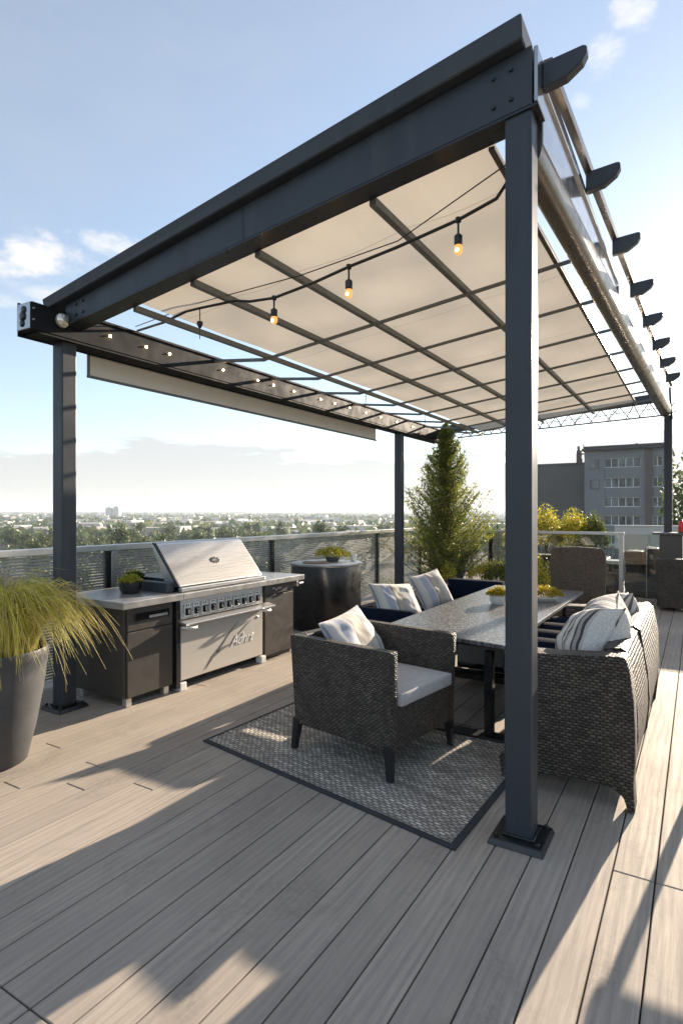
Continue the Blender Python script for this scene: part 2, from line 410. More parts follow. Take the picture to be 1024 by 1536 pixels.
# ------------------------------------------------------------------ world, sun, camera
SUN_AZ = R(7.5)      # from +Y (along the boards) towards +X
SUN_EL = R(15.0)
w = bpy.data.worlds.new('World'); sc.world = w; w.use_nodes = True
nt = w.node_tree; nd = nt.nodes; lk = nt.links
bg = nd['Background']; bg.inputs['Strength'].default_value = .088
sky = nd.new('ShaderNodeTexSky'); sky.sky_type = 'NISHITA'; sky.sun_disc = False
sky.sun_elevation = SUN_EL; sky.sun_rotation = SUN_AZ; sky.altitude = 100; sky.air_density = 1.0; sky.dust_density = .25; sky.ozone_density = 1.5
def wm(op, a, b=0., c=0., clamp=False):
    x = nd.new('ShaderNodeMath'); x.operation = op; x.use_clamp = clamp
    for i, v in enumerate((a, b, c)):
        if isinstance(v, bpy.types.NodeSocket): lk.new(v, x.inputs[i])
        else: x.inputs[i].default_value = v
    return x.outputs[0]
def wr(v, a, b, c=0., d=1.):
    x = nd.new('ShaderNodeMapRange'); x.interpolation_type = 'SMOOTHSTEP'; lk.new(v, x.inputs[0])
    for i, q in enumerate((a, b, c, d)): x.inputs[i + 1].default_value = q
    return x.outputs[0]
tc = nd.new('ShaderNodeTexCoord'); D = tc.outputs['Generated']
sep = nd.new('ShaderNodeSeparateXYZ'); lk.new(D, sep.inputs[0])
def wnoise(scale, sc_, det=6, rough=.6):
    mp = nd.new('ShaderNodeMapping'); lk.new(D, mp.inputs[0]); mp.inputs['Scale'].default_value = sc_
    x = nd.new('ShaderNodeTexNoise'); lk.new(mp.outputs[0], x.inputs['Vector']); x.inputs['Scale'].default_value = scale; x.inputs['Detail'].default_value = det; x.inputs['Roughness'].default_value = rough
    return x.outputs['Fac']
def pxdir(px, py):
    x, z = (px - 512) / 877, -(py - 768) / 877
    return Vector((x * CX - SX, x * SX + CX, z)).normalized()
nz = wnoise(14, (1, 1, 2.2), 7, .62); nz2 = wnoise(5, (1, 1, 6), 6, .6)
cloud = None
for (px, py, hw, hh, st) in ((58, 388, 92, 32, 1.), (165, 366, 50, 18, .85), (75, 440, 46, 14, .6), (20, 452, 40, 11, .5), (905, 88, 32, 24, .8), (948, 12, 34, 20, .75), (872, 148, 18, 10, .35)):
    d = pxdir(px, py); rt = Vector((CX, SX, 0)); up = rt.cross(d).normalized(); rt = d.cross(up).normalized()
    def dot(v):
        x = nd.new('ShaderNodeVectorMath'); x.operation = 'DOT_PRODUCT'; lk.new(D, x.inputs[0]); x.inputs[1].default_value = v; return x.outputs['Value']
    u = wm('DIVIDE', dot(rt), hw / 877 * abs(d.dot(Vector((-SX, CX, 0)))))
    v = wm('DIVIDE', dot(up), hh / 877)
    r2 = wm('ADD', wm('MULTIPLY', u, u), wm('MULTIPLY', v, v))
    front = wm('GREATER_THAN', dot(d), .5)
    e = wm('SUBTRACT', 1.25, r2)
    e = wm('ADD', e, wm('MULTIPLY', wm('SUBTRACT', nz, .5), 4.2))
    k_ = wm('MULTIPLY', wm('MULTIPLY', wr(e, .2, 1.6), st), front)
    cloud = k_ if cloud is None else wm('MAXIMUM', cloud, k_)
# the low bank of cloud along the horizon
top = wm('ADD', .108, wm('MULTIPLY', wm('SUBTRACT', nz2, .5), .14))
top = wm('ADD', top, wm('MULTIPLY', wm('SUBTRACT', nz, .5), .035))
bank = wr(wm('SUBTRACT', top, sep.outputs[2]), -.006, .015)
bank = wm('MULTIPLY', bank, wr(sep.outputs[2], -.02, .07, .86, .92))
cirrus = wm('MULTIPLY', wr(wnoise(2.2, (1, 1.6, 4), 8, .65), .3, .8, .28, .40), 1.)
cl = wm('MAXIMUM', bank, cirrus, clamp=True)
mx = nd.new('ShaderNodeMix'); mx.data_type = 'RGBA'; lk.new(cl, mx.inputs[0]); lk.new(sky.outputs[0], mx.inputs[6]); mx.inputs[7].default_value = (2.9, 2.9, 2.92, 1)
mp_ = nd.new('ShaderNodeMix'); mp_.data_type = 'RGBA'; lk.new(cloud, mp_.inputs[0]); lk.new(mx.outputs[2], mp_.inputs[6]); mp_.inputs[7].default_value = (4.1, 4.0, 3.9, 1); lk.new(mp_.outputs[2], bg.inputs['Color'])

sun = bpy.data.lights.new('sun', 'SUN'); sun.energy = 5.0; sun.angle = R(.55); sun.color = (1., .84, .66)
so = bpy.data.objects.new('sun', sun); COL.objects.link(so)
sd = Vector((math.sin(SUN_AZ) * math.cos(SUN_EL), math.cos(SUN_AZ) * math.cos(SUN_EL), math.sin(SUN_EL)))
so.rotation_euler = (-sd).to_track_quat('-Z', 'Y').to_euler(); so.location = (2, 6, 8)

cam = bpy.data.cameras.new('camera'); cam.sensor_fit = 'HORIZONTAL'; cam.sensor_width = 36; cam.lens = 36 * 877 / 1024
cam.clip_start = .05; cam.clip_end = 30000
co = bpy.data.objects.new('camera', cam); COL.objects.link(co); co.location = (0, 0, 1.5); co.rotation_euler = (R(90), 0, YAW)
sc.camera = co
vs = sc.view_settings; vs.view_transform = 'Standard'; vs.look = 'None'; vs.gamma = 1; vs.exposure = 1.6; vs.use_curve_mapping = False

# ------------------------------------------------------------------ the setting: deck, valley, hills
def deck():
    m = MB(); BW, GAP = .1575, .006
    i0 = -26; rows = 50
    for i in range(i0, i0 + rows):
        x0 = -.930 + i * BW; x1 = x0 + BW - GAP
        if x1 < -4.95 or x0 > 3.2: continue
        rnd = random.Random(i * 13 + 5)
        j = [2.68, 6.3, 9.8] if x0 > -.45 else ([1.02, 4.7, 8.2, 11.6] if x0 < -1.65 and x0 > -2.6 else None)
        if -1.65 <= x0 <= -.45: j = [-.9 + (i % 3) * .35, 4.3 + (i % 4) * .8, 9.1 + (i % 3)]
        if j is None:
            s = rnd.choice([1.9, 2.2, 3.1, .6, 3.8]) + rnd.uniform(-.15, .15)
            j = [s - 3.6, s, s + 3.6, s + 7.2, s + 10.8]
        ys = [-2.5] + [y for y in j if -2.2 < y < 13.6] + [14.]
        for a, b in zip(ys, ys[1:]): m.box(x0, x1, a + .003, b - .003, -.028, 0)
    m.bevel(.003, 1)
    tag(m.build('deck', 'deck'), 'grey brown composite deck boards running away from the camera', None, None, 'structure')
    b = MB(); b.box(-5.0, 3.3, -2.6, 14.1, -.5, -.034)
    tag(b.build('deck_base', 'rubber'), None, None, None, 'structure')
deck()

GZ = -26.
def cw(x, d, z=0.): return Vector((x * CX - d * SX, x * SX + d * CX, z))     # metres right of / ahead of the viewpoint -> world
def terrain():
    m = MB(); rings = [40, 120, 300, 700, 1400, 2400, 3600, 4700]; n = 96; R_ = []
    c = m.bm.verts.new((0, 0, GZ))
    for r in rings:
        R_.append([m.bm.verts.new((r * math.cos(2 * math.pi * i / n), r * math.sin(2 * math.pi * i / n), GZ + (2.5 * mnoise.noise(Vector((r * math.cos(2 * math.pi * i / n) / 300, r * math.sin(2 * math.pi * i / n) / 300, 3))) if r > 250 else 0))) for i in range(n)])
    for i in range(n): m.bm.faces.new([c, R_[0][i], R_[0][(i + 1) % n]])
    for A, B in zip(R_, R_[1:]):
        for i in range(n): m.bm.faces.new([A[i], B[i], B[(i + 1) % n], A[(i + 1) % n]])
    tag(m.build('ground', 'terrain', smooth=True), 'valley floor far below the roof terrace', None, None, 'structure')
    h = MB(); n = 260; prev = None
    for i in range(n + 1):
        t = -1.25 + 2.5 * i / n; pts = []
        for k, (r, f) in enumerate(((3900, 0), (4250, .6), (4600, 1.), (4690, .98))):
            hz = 20 + 9 * mnoise.noise(Vector((t * 6, .3, 0))) + 5 * mnoise.noise(Vector((t * 23, 1.3, 0))) + 1.6 * mnoise.noise(Vector((t * 120, 2.3, 0))) + 24 * max(0, min(1, (t - .12) / .16))
            p = cw(r * math.sin(t), r * math.cos(t)); pts.append(h.bm.verts.new((p.x, p.y, GZ - 1 + (hz + 8) * f)))
        if prev:
            for a in range(3): h.bm.faces.new([prev[a], pts[a], pts[a + 1], prev[a + 1]])
        prev = pts
    tag(h.build('hills', 'terrain', smooth=True), 'low blue hills along the horizon', None, None, 'structure')
terrain()

# ------------------------------------------------------------------ far city
def crown_points(n, rx, ry, rz, lobes, rnd):
    out = []
    L = []
    for _ in range(lobes):
        a = rnd.uniform(0, 6.28); q = rnd.uniform(.15, .75); zz = rnd.uniform(-.7, .85)
        L.append((math.cos(a) * q * rx * (1 - .45 * abs(zz)), math.sin(a) * q * ry * (1 - .45 * abs(zz)), zz * rz, rnd.uniform(.28, .48)))
    for _ in range(n):
        c = rnd.choice(L); d = Vector((rnd.gauss(0, 1), rnd.gauss(0, 1), rnd.gauss(0, 1))).normalized() * (rnd.random() ** .4)
        out.append((c[0] + d.x * rx * c[3], c[1] + d.y * ry * c[3], c[2] + d.z * rz * c[3] * .9))
    return out
def broad_tree(h, rx, seed, n=1500, leaf=.55, label='', group=None, loc=(0, 0, 0)):
    rnd = random.Random(seed)
    t = thing('tree', loc, 0, label, 'tree', group)
    tr = MB()
    pts = [(0, 0, 0), (rnd.uniform(-.2, .2), rnd.uniform(-.2, .2), h * .3), (rnd.uniform(-.4, .4), rnd.uniform(-.4, .4), h * .62), (rnd.uniform(-.4, .4), 0, h * .86)]
    tr.tube(pts, [h * .022, h * .017, h * .011, h * .003], 7)
    for _ in range(6):
        z = rnd.uniform(.3, .65) * h; a = rnd.uniform(0, 6.28); q = rnd.uniform(.5, .8) * rx
        tr.tube([(0, 0, z), (math.cos(a) * q * .5, math.sin(a) * q * .5, z + h * .1), (math.cos(a) * q, math.sin(a) * q, z + h * .16)], [h * .009, h * .006, h * .002], 5)
    tr.build('trunk', 'bark', t, world=False)
    c = MB()
    for p in crown_points(n, rx, rx, h * .38, 22, rnd): c.leaf((p[0], p[1], p[2] + h * .62), leaf * rnd.uniform(.6, 1.3), .6)
    c.build('crown', 'tree_leaf', t, world=False, fix=False)
    return t
TB = 'green tree in the belt of trees below the terrace railing'
TG = 'trees in the belt below the terrace'
protos = [broad_tree(17, 6.0, 1, label=TB, group=TG), broad_tree(20, 5.2, 2, label=TB, group=TG), broad_tree(14, 6.5, 3, label=TB, group=TG)]
rt = random.Random(11); k = 0
spots = []
for i in range(92):
    px = -40 + i * 9.0 + rt.uniform(-9, 9); d = rt.uniform(185, 400)
    if i % 5 == 4: d = rt.uniform(120, 170)
    spots.append(((px - 512) / 877 * d, d))
for i, (x, d) in enumerate(spots):
    p = cw(x, d, GZ - .3); s = rt.uniform(.85, 1.15)
    if d < 175: s *= .82
    if i < 3: o = protos[i]; o.location = p; o.rotation_euler.z = rt.uniform(0, 6)
    else: o = dup(protos[i % 3], p, rt.uniform(0, 6))
    o.scale = (s, s, s * rt.uniform(.88, 1.1))

def house_mesh(wd, ln, ht, rf, seed):
    m = MB(); m.box(-wd / 2, wd / 2, -ln / 2, ln / 2, 0, ht); nb = len(m.bm.faces)
    if rf: m.prism([(-wd / 2 - .4, ht), (wd / 2 + .4, ht), (0, ht + rf)], 'y', -ln / 2 - .4, ln / 2 + .4)
    else: m.box(-wd / 2 + 1, wd / 2 - 1, -ln / 2 + 1, ln / 2 - 1, ht, ht + .8)
    m.bm.faces.ensure_lookup_table()
    for f in m.bm.faces[nb:]: f.material_index = 1 if rf else 0
    return m
hp = []
for i, (a, b, c_, d_) in enumerate(((9, 12, 6, 3), (11, 16, 7, 3.2), (14, 22, 10, 0), (8, 10, 5, 2.6), (18, 30, 12, 0), (12, 14, 8, 3))):
    hp.append(house_mesh(a, b, c_, d_, i).build('house', ['house', 'house_roof']))
    tag(hp[-1], 'small pale building in the city spread out to the horizon', 'house', 'buildings of the distant city')
rt = random.Random(5); n_h = 0
def house_spot():
    d = 480 * (7.5 ** rt.random()); px = rt.uniform(-30, 790); return cw((px - 512) / 877 * d, d, GZ - .6), d
cand = sorted([house_spot() for _ in range(1150)], key=lambda q: q[1])
for i, (p, d) in enumerate(cand[:250]):
    o = hp[i] if i < 6 else hp[rt.randrange(6)].copy()
    if i >= 6: COL.objects.link(o)
    o.location = p; o.rotation_euler.z = rt.uniform(0, 3.14); s = rt.uniform(.8, 1.25); o.scale = (s, s, s)
far = MB()
for p, d in cand[250:]:
    wd = rt.uniform(8, 24); ln = rt.uniform(10, 34); ht = rt.uniform(5, 15) * (1 + d / 6000); a = rt.uniform(0, 3.14); ca, sa = math.cos(a), math.sin(a)
    q = [(p.x + x * ca - y * sa, p.y + x * sa + y * ca) for x, y in ((-wd, -ln), (wd, -ln), (wd, ln), (-wd, ln))]
    q = [((x - p.x) / 2 + p.x, (y - p.y) / 2 + p.y) for x, y in q]
    far.hexa([(x, y, p.z) for x, y in q], [(x, y, p.z + ht) for x, y in q])
tag(far.build('distant_city', 'house'), 'mass of pale far off buildings below the horizon', None, None, 'stuff')
wd_ = MB(); rt = random.Random(21)
for _ in range(2300):
    d = 430 * (9. ** rt.random()); px = rt.uniform(-40, 800); p = cw((px - 512) / 877 * d, d, GZ); s = rt.uniform(5, 9) * (1 + d / 5000)
    for _ in range(9): wd_.leaf((p.x + rt.gauss(0, s * .6), p.y + rt.gauss(0, s * .6), p.z + s * rt.uniform(.3, 1.5)), s * rt.uniform(.35, .7), .75)
tag(wd_.build('distant_woods', 'tree_leaf', fix=False), 'dark green woods scattered between the far buildings', None, None, 'stuff')

def tower():
    p = cw((170 - 512) / 877 * 1600, 1600, GZ - 1)
    t = thing('tower_block', p, YAW, 'pale twin tower block rising above the distant city', 'tower block')
    a = MB(); a.box(-18, -3, -9, 9, 0, 40); a.build('tower_slab', 'tower', t, world=False)
    a = MB(); a.box(2, 18, -8, 10, 0, 42); a.build('tower_slab', 'tower', t, world=False)
    a = MB(); a.box(-3.2, 2.2, -3, 5, 0, 36); a.build('stair_core', 'lane', t, world=False)
    a = MB(); a.box(-14, -7, -4, 4, 40, 43).box(6, 13, -3, 4, 42, 45); a.build('roof_plant', 'lane', t, world=False)
tower()

def apartment():
    Y0 = 100.
    t = thing('apartment_building', (-10, Y0 + 8, GZ), 0, 'dark grey apartment block with rows of windows behind the terrace', 'building')
    # blank gable wing on the left
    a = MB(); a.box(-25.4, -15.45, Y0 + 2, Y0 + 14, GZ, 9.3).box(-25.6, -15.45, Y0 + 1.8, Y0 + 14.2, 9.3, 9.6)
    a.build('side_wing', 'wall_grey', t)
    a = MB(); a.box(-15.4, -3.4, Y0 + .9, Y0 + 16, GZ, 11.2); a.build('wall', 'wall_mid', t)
    a = MB(); a.box(-15.7, -3.2, Y0 - .7, Y0 + 16.3, 11.2, 11.55).box(-15.5, -3.3, Y0 - .5, Y0 + 16.2, 11.55, 11.9); a.build('roof', 'roof_metal', t)
    rows = ((8.45, 9.95), (5.3, 6.85), (2.3, 3.8), (-.6, .95), (-3.6, -2.1))
    # front skin: piers and spandrels butting end to end
    a = MB(); a.box(-15.4, -12.5, Y0, Y0 + .9, GZ, 11.2); a.build('pier', 'wall_mid', t)
    a = MB(); a.box(-7.4, -6.75, Y0, Y0 + .9, GZ, 11.2); a.build('pier', 'wall_mid', t)
    a = MB(); a.box(-6.75, -5.75, Y0 - .25, Y0 + .9, GZ, 11.2); a.build('pier', 'wall_brown', t)
    a = MB(); a.box(-4.5, -3.4, Y0, Y0 + .9, GZ, 11.2); a.build('pier', 'wall_mid', t)
    zs = [11.2] + [z for r in rows for z in (r[1], r[0])] + [GZ]
    for x0, x1 in ((-12.5, -7.4), (-5.75, -4.5)):
        a = MB()
        for z1, z0 in zip(zs[0::2], zs[1::2]): a.box(x0, x1, Y0 + .1, Y0 + .9, z0, z1)
        a.build('spandrel', 'wall_mid', t)
        for z0, z1 in rows:
            n = 5 if x1 - x0 > 3 else 2
            f = MB(); ww = (x1 - x0) / n
            f.box(x0, x1, Y0 + .3, Y0 + .5, z0, z0 + .1).box(x0, x1, Y0 + .3, Y0 + .5, z1 - .1, z1)
            for i in range(n + 1): f.box(max(x0, x0 + i * ww - .05), min(x1, x0 + i * ww + .05), Y0 + .32, Y0 + .48, z0 + .1, z1 - .1)
            w_ = f.build('window', 'white', t)
            g = MB(); g.box(x0, x1, Y0 + .55, Y0 + .6, z0, z1); g.build('pane', 'pane', w_)
    for z0, z1 in ((8.3, 9.8), (5.1, 6.6)):
        f = MB(); f.box(-14.6, -13.2, Y0 - .06, Y0 + 0, z0, z1); w_ = f.build('window', 'wall_brown', t)
        g = MB(); g.box(-14.5, -13.3, Y0 - .08, Y0 - .065, z0 + .1, z1 - .1); g.build('pane', 'pane', w_)
    a = MB(); a.box(-17.1, -16.3, Y0 + 3, Y0 + 4, 9.6, 11.7).box(-16.3, -15.4, Y0 + 3.2, Y0 + 3.4, 11.0, 11.2).box(-17.0, -16.6, Y0 + 3.2, Y0 + 3.6, 11.7, 12.4); a.build('chimney', 'wall_brown', t)
    a = MB(); a.box(-15.5, -15.4, Y0 - .3, Y0 - .2, 11.9, 12.3).box(-8.2, -7.8, Y0 + 1, Y0 + 1.4, 11.9, 12.15); a.build('roof_vent', 'roof_metal', t)
apartment()
p = cw((1018 - 512) / 877 * 62, 62, GZ)
broad_tree(31.5, 4.2, 9, 5000, .33, 'tall green tree beside the apartment block at the right edge', None, p)
p = cw((748 - 512) / 877 * 150, 150, GZ)
broad_tree(25.8, 3.0, 14, 900, .5, 'slim yellowish tree beyond the wire fence beside the front post', None, p)

# ------------------------------------------------------------------ pergola
def pergola():
    t = thing('pergola', (-2.4, 6.8, 0), 0, 'charcoal steel pergola with cream fabric canopy over the dining set', 'pergola')
    def post(x, y, z1, s=.06, base=.125, mat='anthracite'):
        m = MB(); m.box(x - s, x + s, y - s, y + s, .02, z1).bevel(.008, 2); o = m.build('post', mat, t)
        b = MB(); b.hexa([(x - base, y - base, 0), (x + base, y - base, 0), (x + base, y + base, 0), (x - base, y + base, 0)],
                         [(x - base + .012, y - base + .012, .03), (x + base - .012, y - base + .012, .03), (x + base - .012, y + base - .012, .03), (x - base + .012, y + base - .012, .03)])
        b.box(x - s - .012, x + s + .012, y - s - .012, y + s + .012, .03, .042)
        b.bevel(.004, 1).build('base_plate', 'black_metal', o)
        q = MB()
        for sx in (-1, 1):
            for sy in (-1, 1): q.lathe([(.012, 0), (.012, .012), (.006, .016)], (x + sx * (base - .035), y + sy * (base - .035), .03), 8)
        q.build('bolt', 'black_metal', o)
    post(-.689, 2.723, 3.30)
    post(-4.134, 2.723, 2.80)
    post(-4.18, 8.7, 2.83)
    post(-.41, 11.1, 3.10)
    # left beam carrying the lights
    m = MB(); m.box(-4.20, -4.03, 2.40, 10.35, 2.80, 3.0).bevel(.006, 1); lb = m.build('side_beam', 'shaded_matte', t)
    m = MB(); m.box(-4.215, -4.205, 2.405, 10.3, 2.775, 3.02).box(-4.2, -4.03, 2.45, 10.3, 2.785, 2.797).box(-4.06, -4.02, 2.78, 10.3, 3.003, 3.02); m.build('beam_trim', 'shaded_matte', lb)
    m = MB(); m.box(-4.195, -4.035, 2.388, 2.398, 2.805, 2.995).bevel(.004, 1); ec = m.build('end_cap', 'silver_side', lb)
    m = MB()
    for zz, rr in ((2.945, .028), (2.90, .036), (2.85, .026)): m.ball((-4.115 + .01 * math.sin(zz * 90), 2.384, zz), rr, 2, (1, .35, 1))
    m.build('cable_socket', 'black_gloss', lb, smooth=True)
    for z in (2.87, 2.95):
        m = MB(); m.tube([(-4.03, 2.41, z), (-4.012, 2.41, z)], .006, 8); m.build('screw', 'alu', lb)
    # flood lamp on the beam face
    m = MB(); m.ball((-4.005, 2.62, 2.915), .052, 3, (.75, 1, 1.05)); fl = m.build('flood_lamp', 'candle', t, smooth=True)
    m = MB(); m.box(-3.975, -3.963, 2.605, 2.645, 2.92, 2.95).bevel(.003, 1); m.build('lamp_bezel', 'alu', fl)
    for y in (2.78, 3.05, 3.41, 3.67, 4.36, 4.90, 5.17, 5.56, 6.13, 6.46, 6.84, 7.3, 7.75, 8.3, 8.9):
        m = MB(); m.lathe([(.0095, 0), (.009, -.007), (.004, -.012)], (0, 0, 0), 12)
        m.bm.transform(Matrix.Translation((-4.03, y, 2.915)) @ Matrix.Rotation(R(-90), 4, 'Y'))
        m.build('spot_light', 'led', t)
    # front beam: deep at the right, resting on the left beam
    xa, xb = -4.03, -.628
    def zb(x): return 2.895 + (x + 4.03) * (3.315 - 2.895) / (xb - xa)
    def zt(x): return 3.05 + (x + 4.03) * (3.585 - 3.05) / (xb - xa)
    m = MB(); m.hexa([(xa, 2.66, zb(xa)), (xb, 2.66, zb(xb)), (xb, 2.79, zb(xb)), (xa, 2.79, zb(xa))], [(xa, 2.66, zt(xa)), (xb, 2.66, zt(xb)), (xb, 2.79, zt(xb)), (xa, 2.79, zt(xa))])
    m.bevel(.006, 1); fb = m.build('front_beam', 'anthracite', t)
    m = MB()
    x0, x1 = -4.20, -.655
    m.hexa([(x0, 2.60, zt(x0)), (x1, 2.60, zt(x1)), (x1, 2.80, zt(x1)), (x0, 2.80, zt(x0))], [(x0, 2.58, zt(x0) + .075), (x1, 2.58, zt(x1) + .10), (x1, 2.80, zt(x1) + .10), (x0, 2.80, zt(x0) + .075)])
    m.bevel(.006, 1); m.build('beam_cap', 'anthracite', fb)
    m = MB(); m.hexa([(xa, 2.652, zb(xa) - .012), (xb + .03, 2.652, zb(xb) - .012), (xb + .03, 2.79, zb(xb) - .012), (xa, 2.79, zb(xa) - .012)], [(xa, 2.652, zb(xa) - .001), (xb + .03, 2.652, zb(xb) - .001), (xb + .03, 2.79, zb(xb) - .001), (xa, 2.79, zb(xa) - .001)])
    m.build('beam_soffit', 'black_metal', fb)
    for x in (-3.9, -3.82, -.80, -.72):
        for f in (.25, .75):
            m = MB(); z = zb(x) + (zt(x) - zb(x)) * f; m.tube([(x, 2.661, z), (x, 2.650, z)], .011, 6); m.build('bolt', 'black_metal', fb)
    m = MB(); m.box(-2.302, -2.298, 2.6575, 2.659, zb(-2.3) + .004, zt(-2.3) - .004); m.build('joint', 'black_metal', fb)
    # right side: tubular lower beam, polished fascia, fins and top rail
    def xr(y): return -.64 + (y - 2.72) * .0285
    m = MB(); rings = []
    for i in range(17):
        y = 2.79 + i * (11.0 - 2.79) / 16; k_ = i / 16
        hw, hh = .070 + .022 * k_, .10; zc = 3.215 - .03 * k_
        rings.append([m.bm.verts.new((xr(y) - .045 + hw * math.copysign(abs(math.cos(a)) ** .75, math.cos(a)), y, zc + hh * math.copysign(abs(math.sin(a)) ** .75, math.sin(a)))) for a in [j * 2 * math.pi / 20 for j in range(20)]])
    for A, B in zip(rings, rings[1:]):
        for j in range(20): m.bm.faces.new([A[j], A[(j + 1) % 20], B[(j + 1) % 20], B[j]])
    m.bm.faces.new(rings[0][::-1]); m.bm.faces.new(rings[-1]); m.build('tube_beam', 'bronze', t, smooth=50)
    m = MB(); ya, yb = 2.795, 5.2
    m.hexa([(xr(ya) - .01, ya, 3.20), (xr(ya) + .03, ya, 3.20), (xr(yb) + .03, yb, 3.25), (xr(yb) - .01, yb, 3.25)], [(xr(ya) - .01, ya, 3.585), (xr(ya) + .03, ya, 3.585), (xr(yb) + .03, yb, 3.33), (xr(yb) - .01, yb, 3.33)])
    m.bevel(.004, 1); fa = m.build('fascia', 'silver_side', t)
    m = MB(); m.bar((xr(2.80) + .036, 2.80, 3.46), (xr(5.1) + .036, 5.1, 3.31), .012, .012); m.build('fascia_trim', 'alu', fa)
    m = MB(); m.box(-.622, -.605, 2.67, 2.79, 3.33, 3.58).bevel(.003, 1); m.build('corner_plate', 'silver_side', t)
    m = MB(); m.bar((xr(2.82) + .045, 2.82, 3.585), (xr(11) + .045, 11.0, 3.585), .04, .05); m.build('top_rail', 'bronze', t)
    for i in range(8):
        y = 2.76 + i * 1.03 + .03; x = xr(y) + .032; L = .19
        m = MB(); prof = [(x, 3.56), (x, 3.44), (x + L * .55, 3.455), (x + L * .9, 3.50), (x + L, 3.535), (x + L, 3.565), (x + L * .9, 3.572)]
        m.prism(prof, 'y', y - .028, y + .028); m.bevel(.006, 1); f = m.build('fin', 'anthracite', t)
        if i > 1:
            m = MB(); m.prism([(x - .17, 3.325), (x - .105, 3.325), (x - .105, 3.42), (x - .13, 3.41)], 'y', y - .028, y + .028); m.build('fin_tail', 'anthracite', f)
    # canopy fabric and its grid
    def zc(x): return 3.315 + (x + .85) * .12
    m = MB(); nx, ny = 44, 72; V = []
    px_ = (-3.42, -2.85, -2.3, -1.5, -.85)
    for i in range(nx + 1):
        x = -3.42 + 2.57 * i / nx; row = []
        seg = max(k for k in range(4) if x >= px_[k] - 1e-6) if x < -.851 else 3
        u = (x - px_[seg]) / (px_[seg + 1] - px_[seg])
        for j in range(ny + 1):
            y = 2.80 + 7.9 * j / ny
            sag = -.026 * math.sin(math.pi * min(1, max(0, u))) * (.7 + .3 * math.sin(y * 6.3)) + .010 * mnoise.noise(Vector((x * 2.5, y * 1.6, 0))) + .004 * mnoise.noise(Vector((x * 9, y * 3, 4)))
            row.append(m.bm.verts.new((x, y, zc(x) + sag)))
        V.append(row)
    for i in range(nx):
        for j in range(ny): m.bm.faces.new([V[i][j], V[i + 1][j], V[i + 1][j + 1], V[i][j + 1]])
    m.build('canopy', 'canopy', t, smooth=True)
    for x in px_:
        m = MB(); m.bar((x, 2.79, zc(x) - .055), (x, 10.68, zc(x) - .055), .042 if x not in (-3.42, -.85) else .03, .045 if x != -.85 else .02).bevel(.003, 1); m.build('purlin', 'bronze' if x == -.85 else 'slat', t)
    for y in (4.25, 5.15, 6.05, 6.95, 7.8, 8.65, 9.4, 10.1):
        m = MB(); m.bar((-4.03, y, zc(-4.03) + .045), (-3.42, y, zc(-3.42) - .097), .034, .026).bar((-3.42, y, zc(-3.42) - .097), (xr(y) - .08, y, zc(-.72) - .097), .023, .022); m.build('batten', 'slat', t)
    # rear beam and wire truss
    m = MB(); m.bar((-4.15, 10.75, 3.10), (-.44, 11.0, 3.40), .12, .14).bevel(.006, 1); m.build('rear_beam', 'anthracite', t)
    m = MB(); rnd = random.Random(3); z0 = lambda x: 2.955 + (x + 4.0) * .038; z1 = lambda x: 3.06 + (x + 4.0) * .079
    P = lambda x, f: (x, 10.95, z0(x) + (z1(x) - z0(x)) * f)
    m.tube([P(-4.0, 0), P(-.42, 0)], .013, 6); m.tube([P(-4.0, .55), P(-.42, .5)], .006, 5)
    x = -3.95
    while x < -.6:
        a = rnd.uniform(.10, .2); m.tube([P(x, 0), P(x + a, 1.)], .0075, 5); m.tube([P(x + a, 1.), P(x + a * 2 - .02, 0)], .0075, 5)
        if rnd.random() < .7: m.tube([P(x + .03, .95), P(x + a + .1, .1)], .005, 5)
        if rnd.random() < .5: m.tube([P(x + .02, .2), P(x + .1, .75), P(x + .16, .6)], .005, 5)
        x += a * 1.55
    m.build('truss', 'wire', t)
    m = MB(); m.tube([(xr(11) + .02, 11.0, 3.55), (xr(11) + .03, 11.0, 3.3), (xr(11) + .05, 11.02, 3.02)], .018, 7)
    m.tube([(xr(11) - .12, 11.02, 3.22), (xr(11) - .02, 11.05, 3.12), (xr(11) + .12, 11.05, 3.16)], .009, 6).tube([(xr(11) - .1, 11.02, 3.05), (xr(11), 11.05, 3.17), (xr(11) + .08, 11.05, 3.3)], .008, 6); m.build('bracket', 'black_metal', t)
    # tension wires hanging from the canopy edge
    for y in (6.35, 8.2, 9.3):
        m = MB(); m.tube([(-3.5, y, 2.97), (-3.52, y, 2.78)], .004, 5); m.build('hanging_wire', 'wire', t)
pergola()

def blind():
    m = MB()
    for z0, z1 in ((2.62, 2.80),):
        m.box(-4.255, -4.245, 3.02, 8.0, z0, z1)
    t = thing('roller_blind', (-4.25, 5.5, 2.6), 0, 'cream roller blind let down a little under the left beam', 'blind')
    m.build('blind_fabric', 'blind', t)
    m = MB(); m.box(-4.26, -4.24, 3.0, 3.02, 2.60, 2.80).box(-4.262, -4.238, 3.0, 8.02, 2.60, 2.62); m.bevel(.003, 1); m.build('hem_bar', 'slat', t)
    m = MB(); m.tube([(-4.25, 3.0, 2.83), (-4.25, 8.02, 2.83)], .032, 12); m.build('roller', 'anthracite', t)
blind()

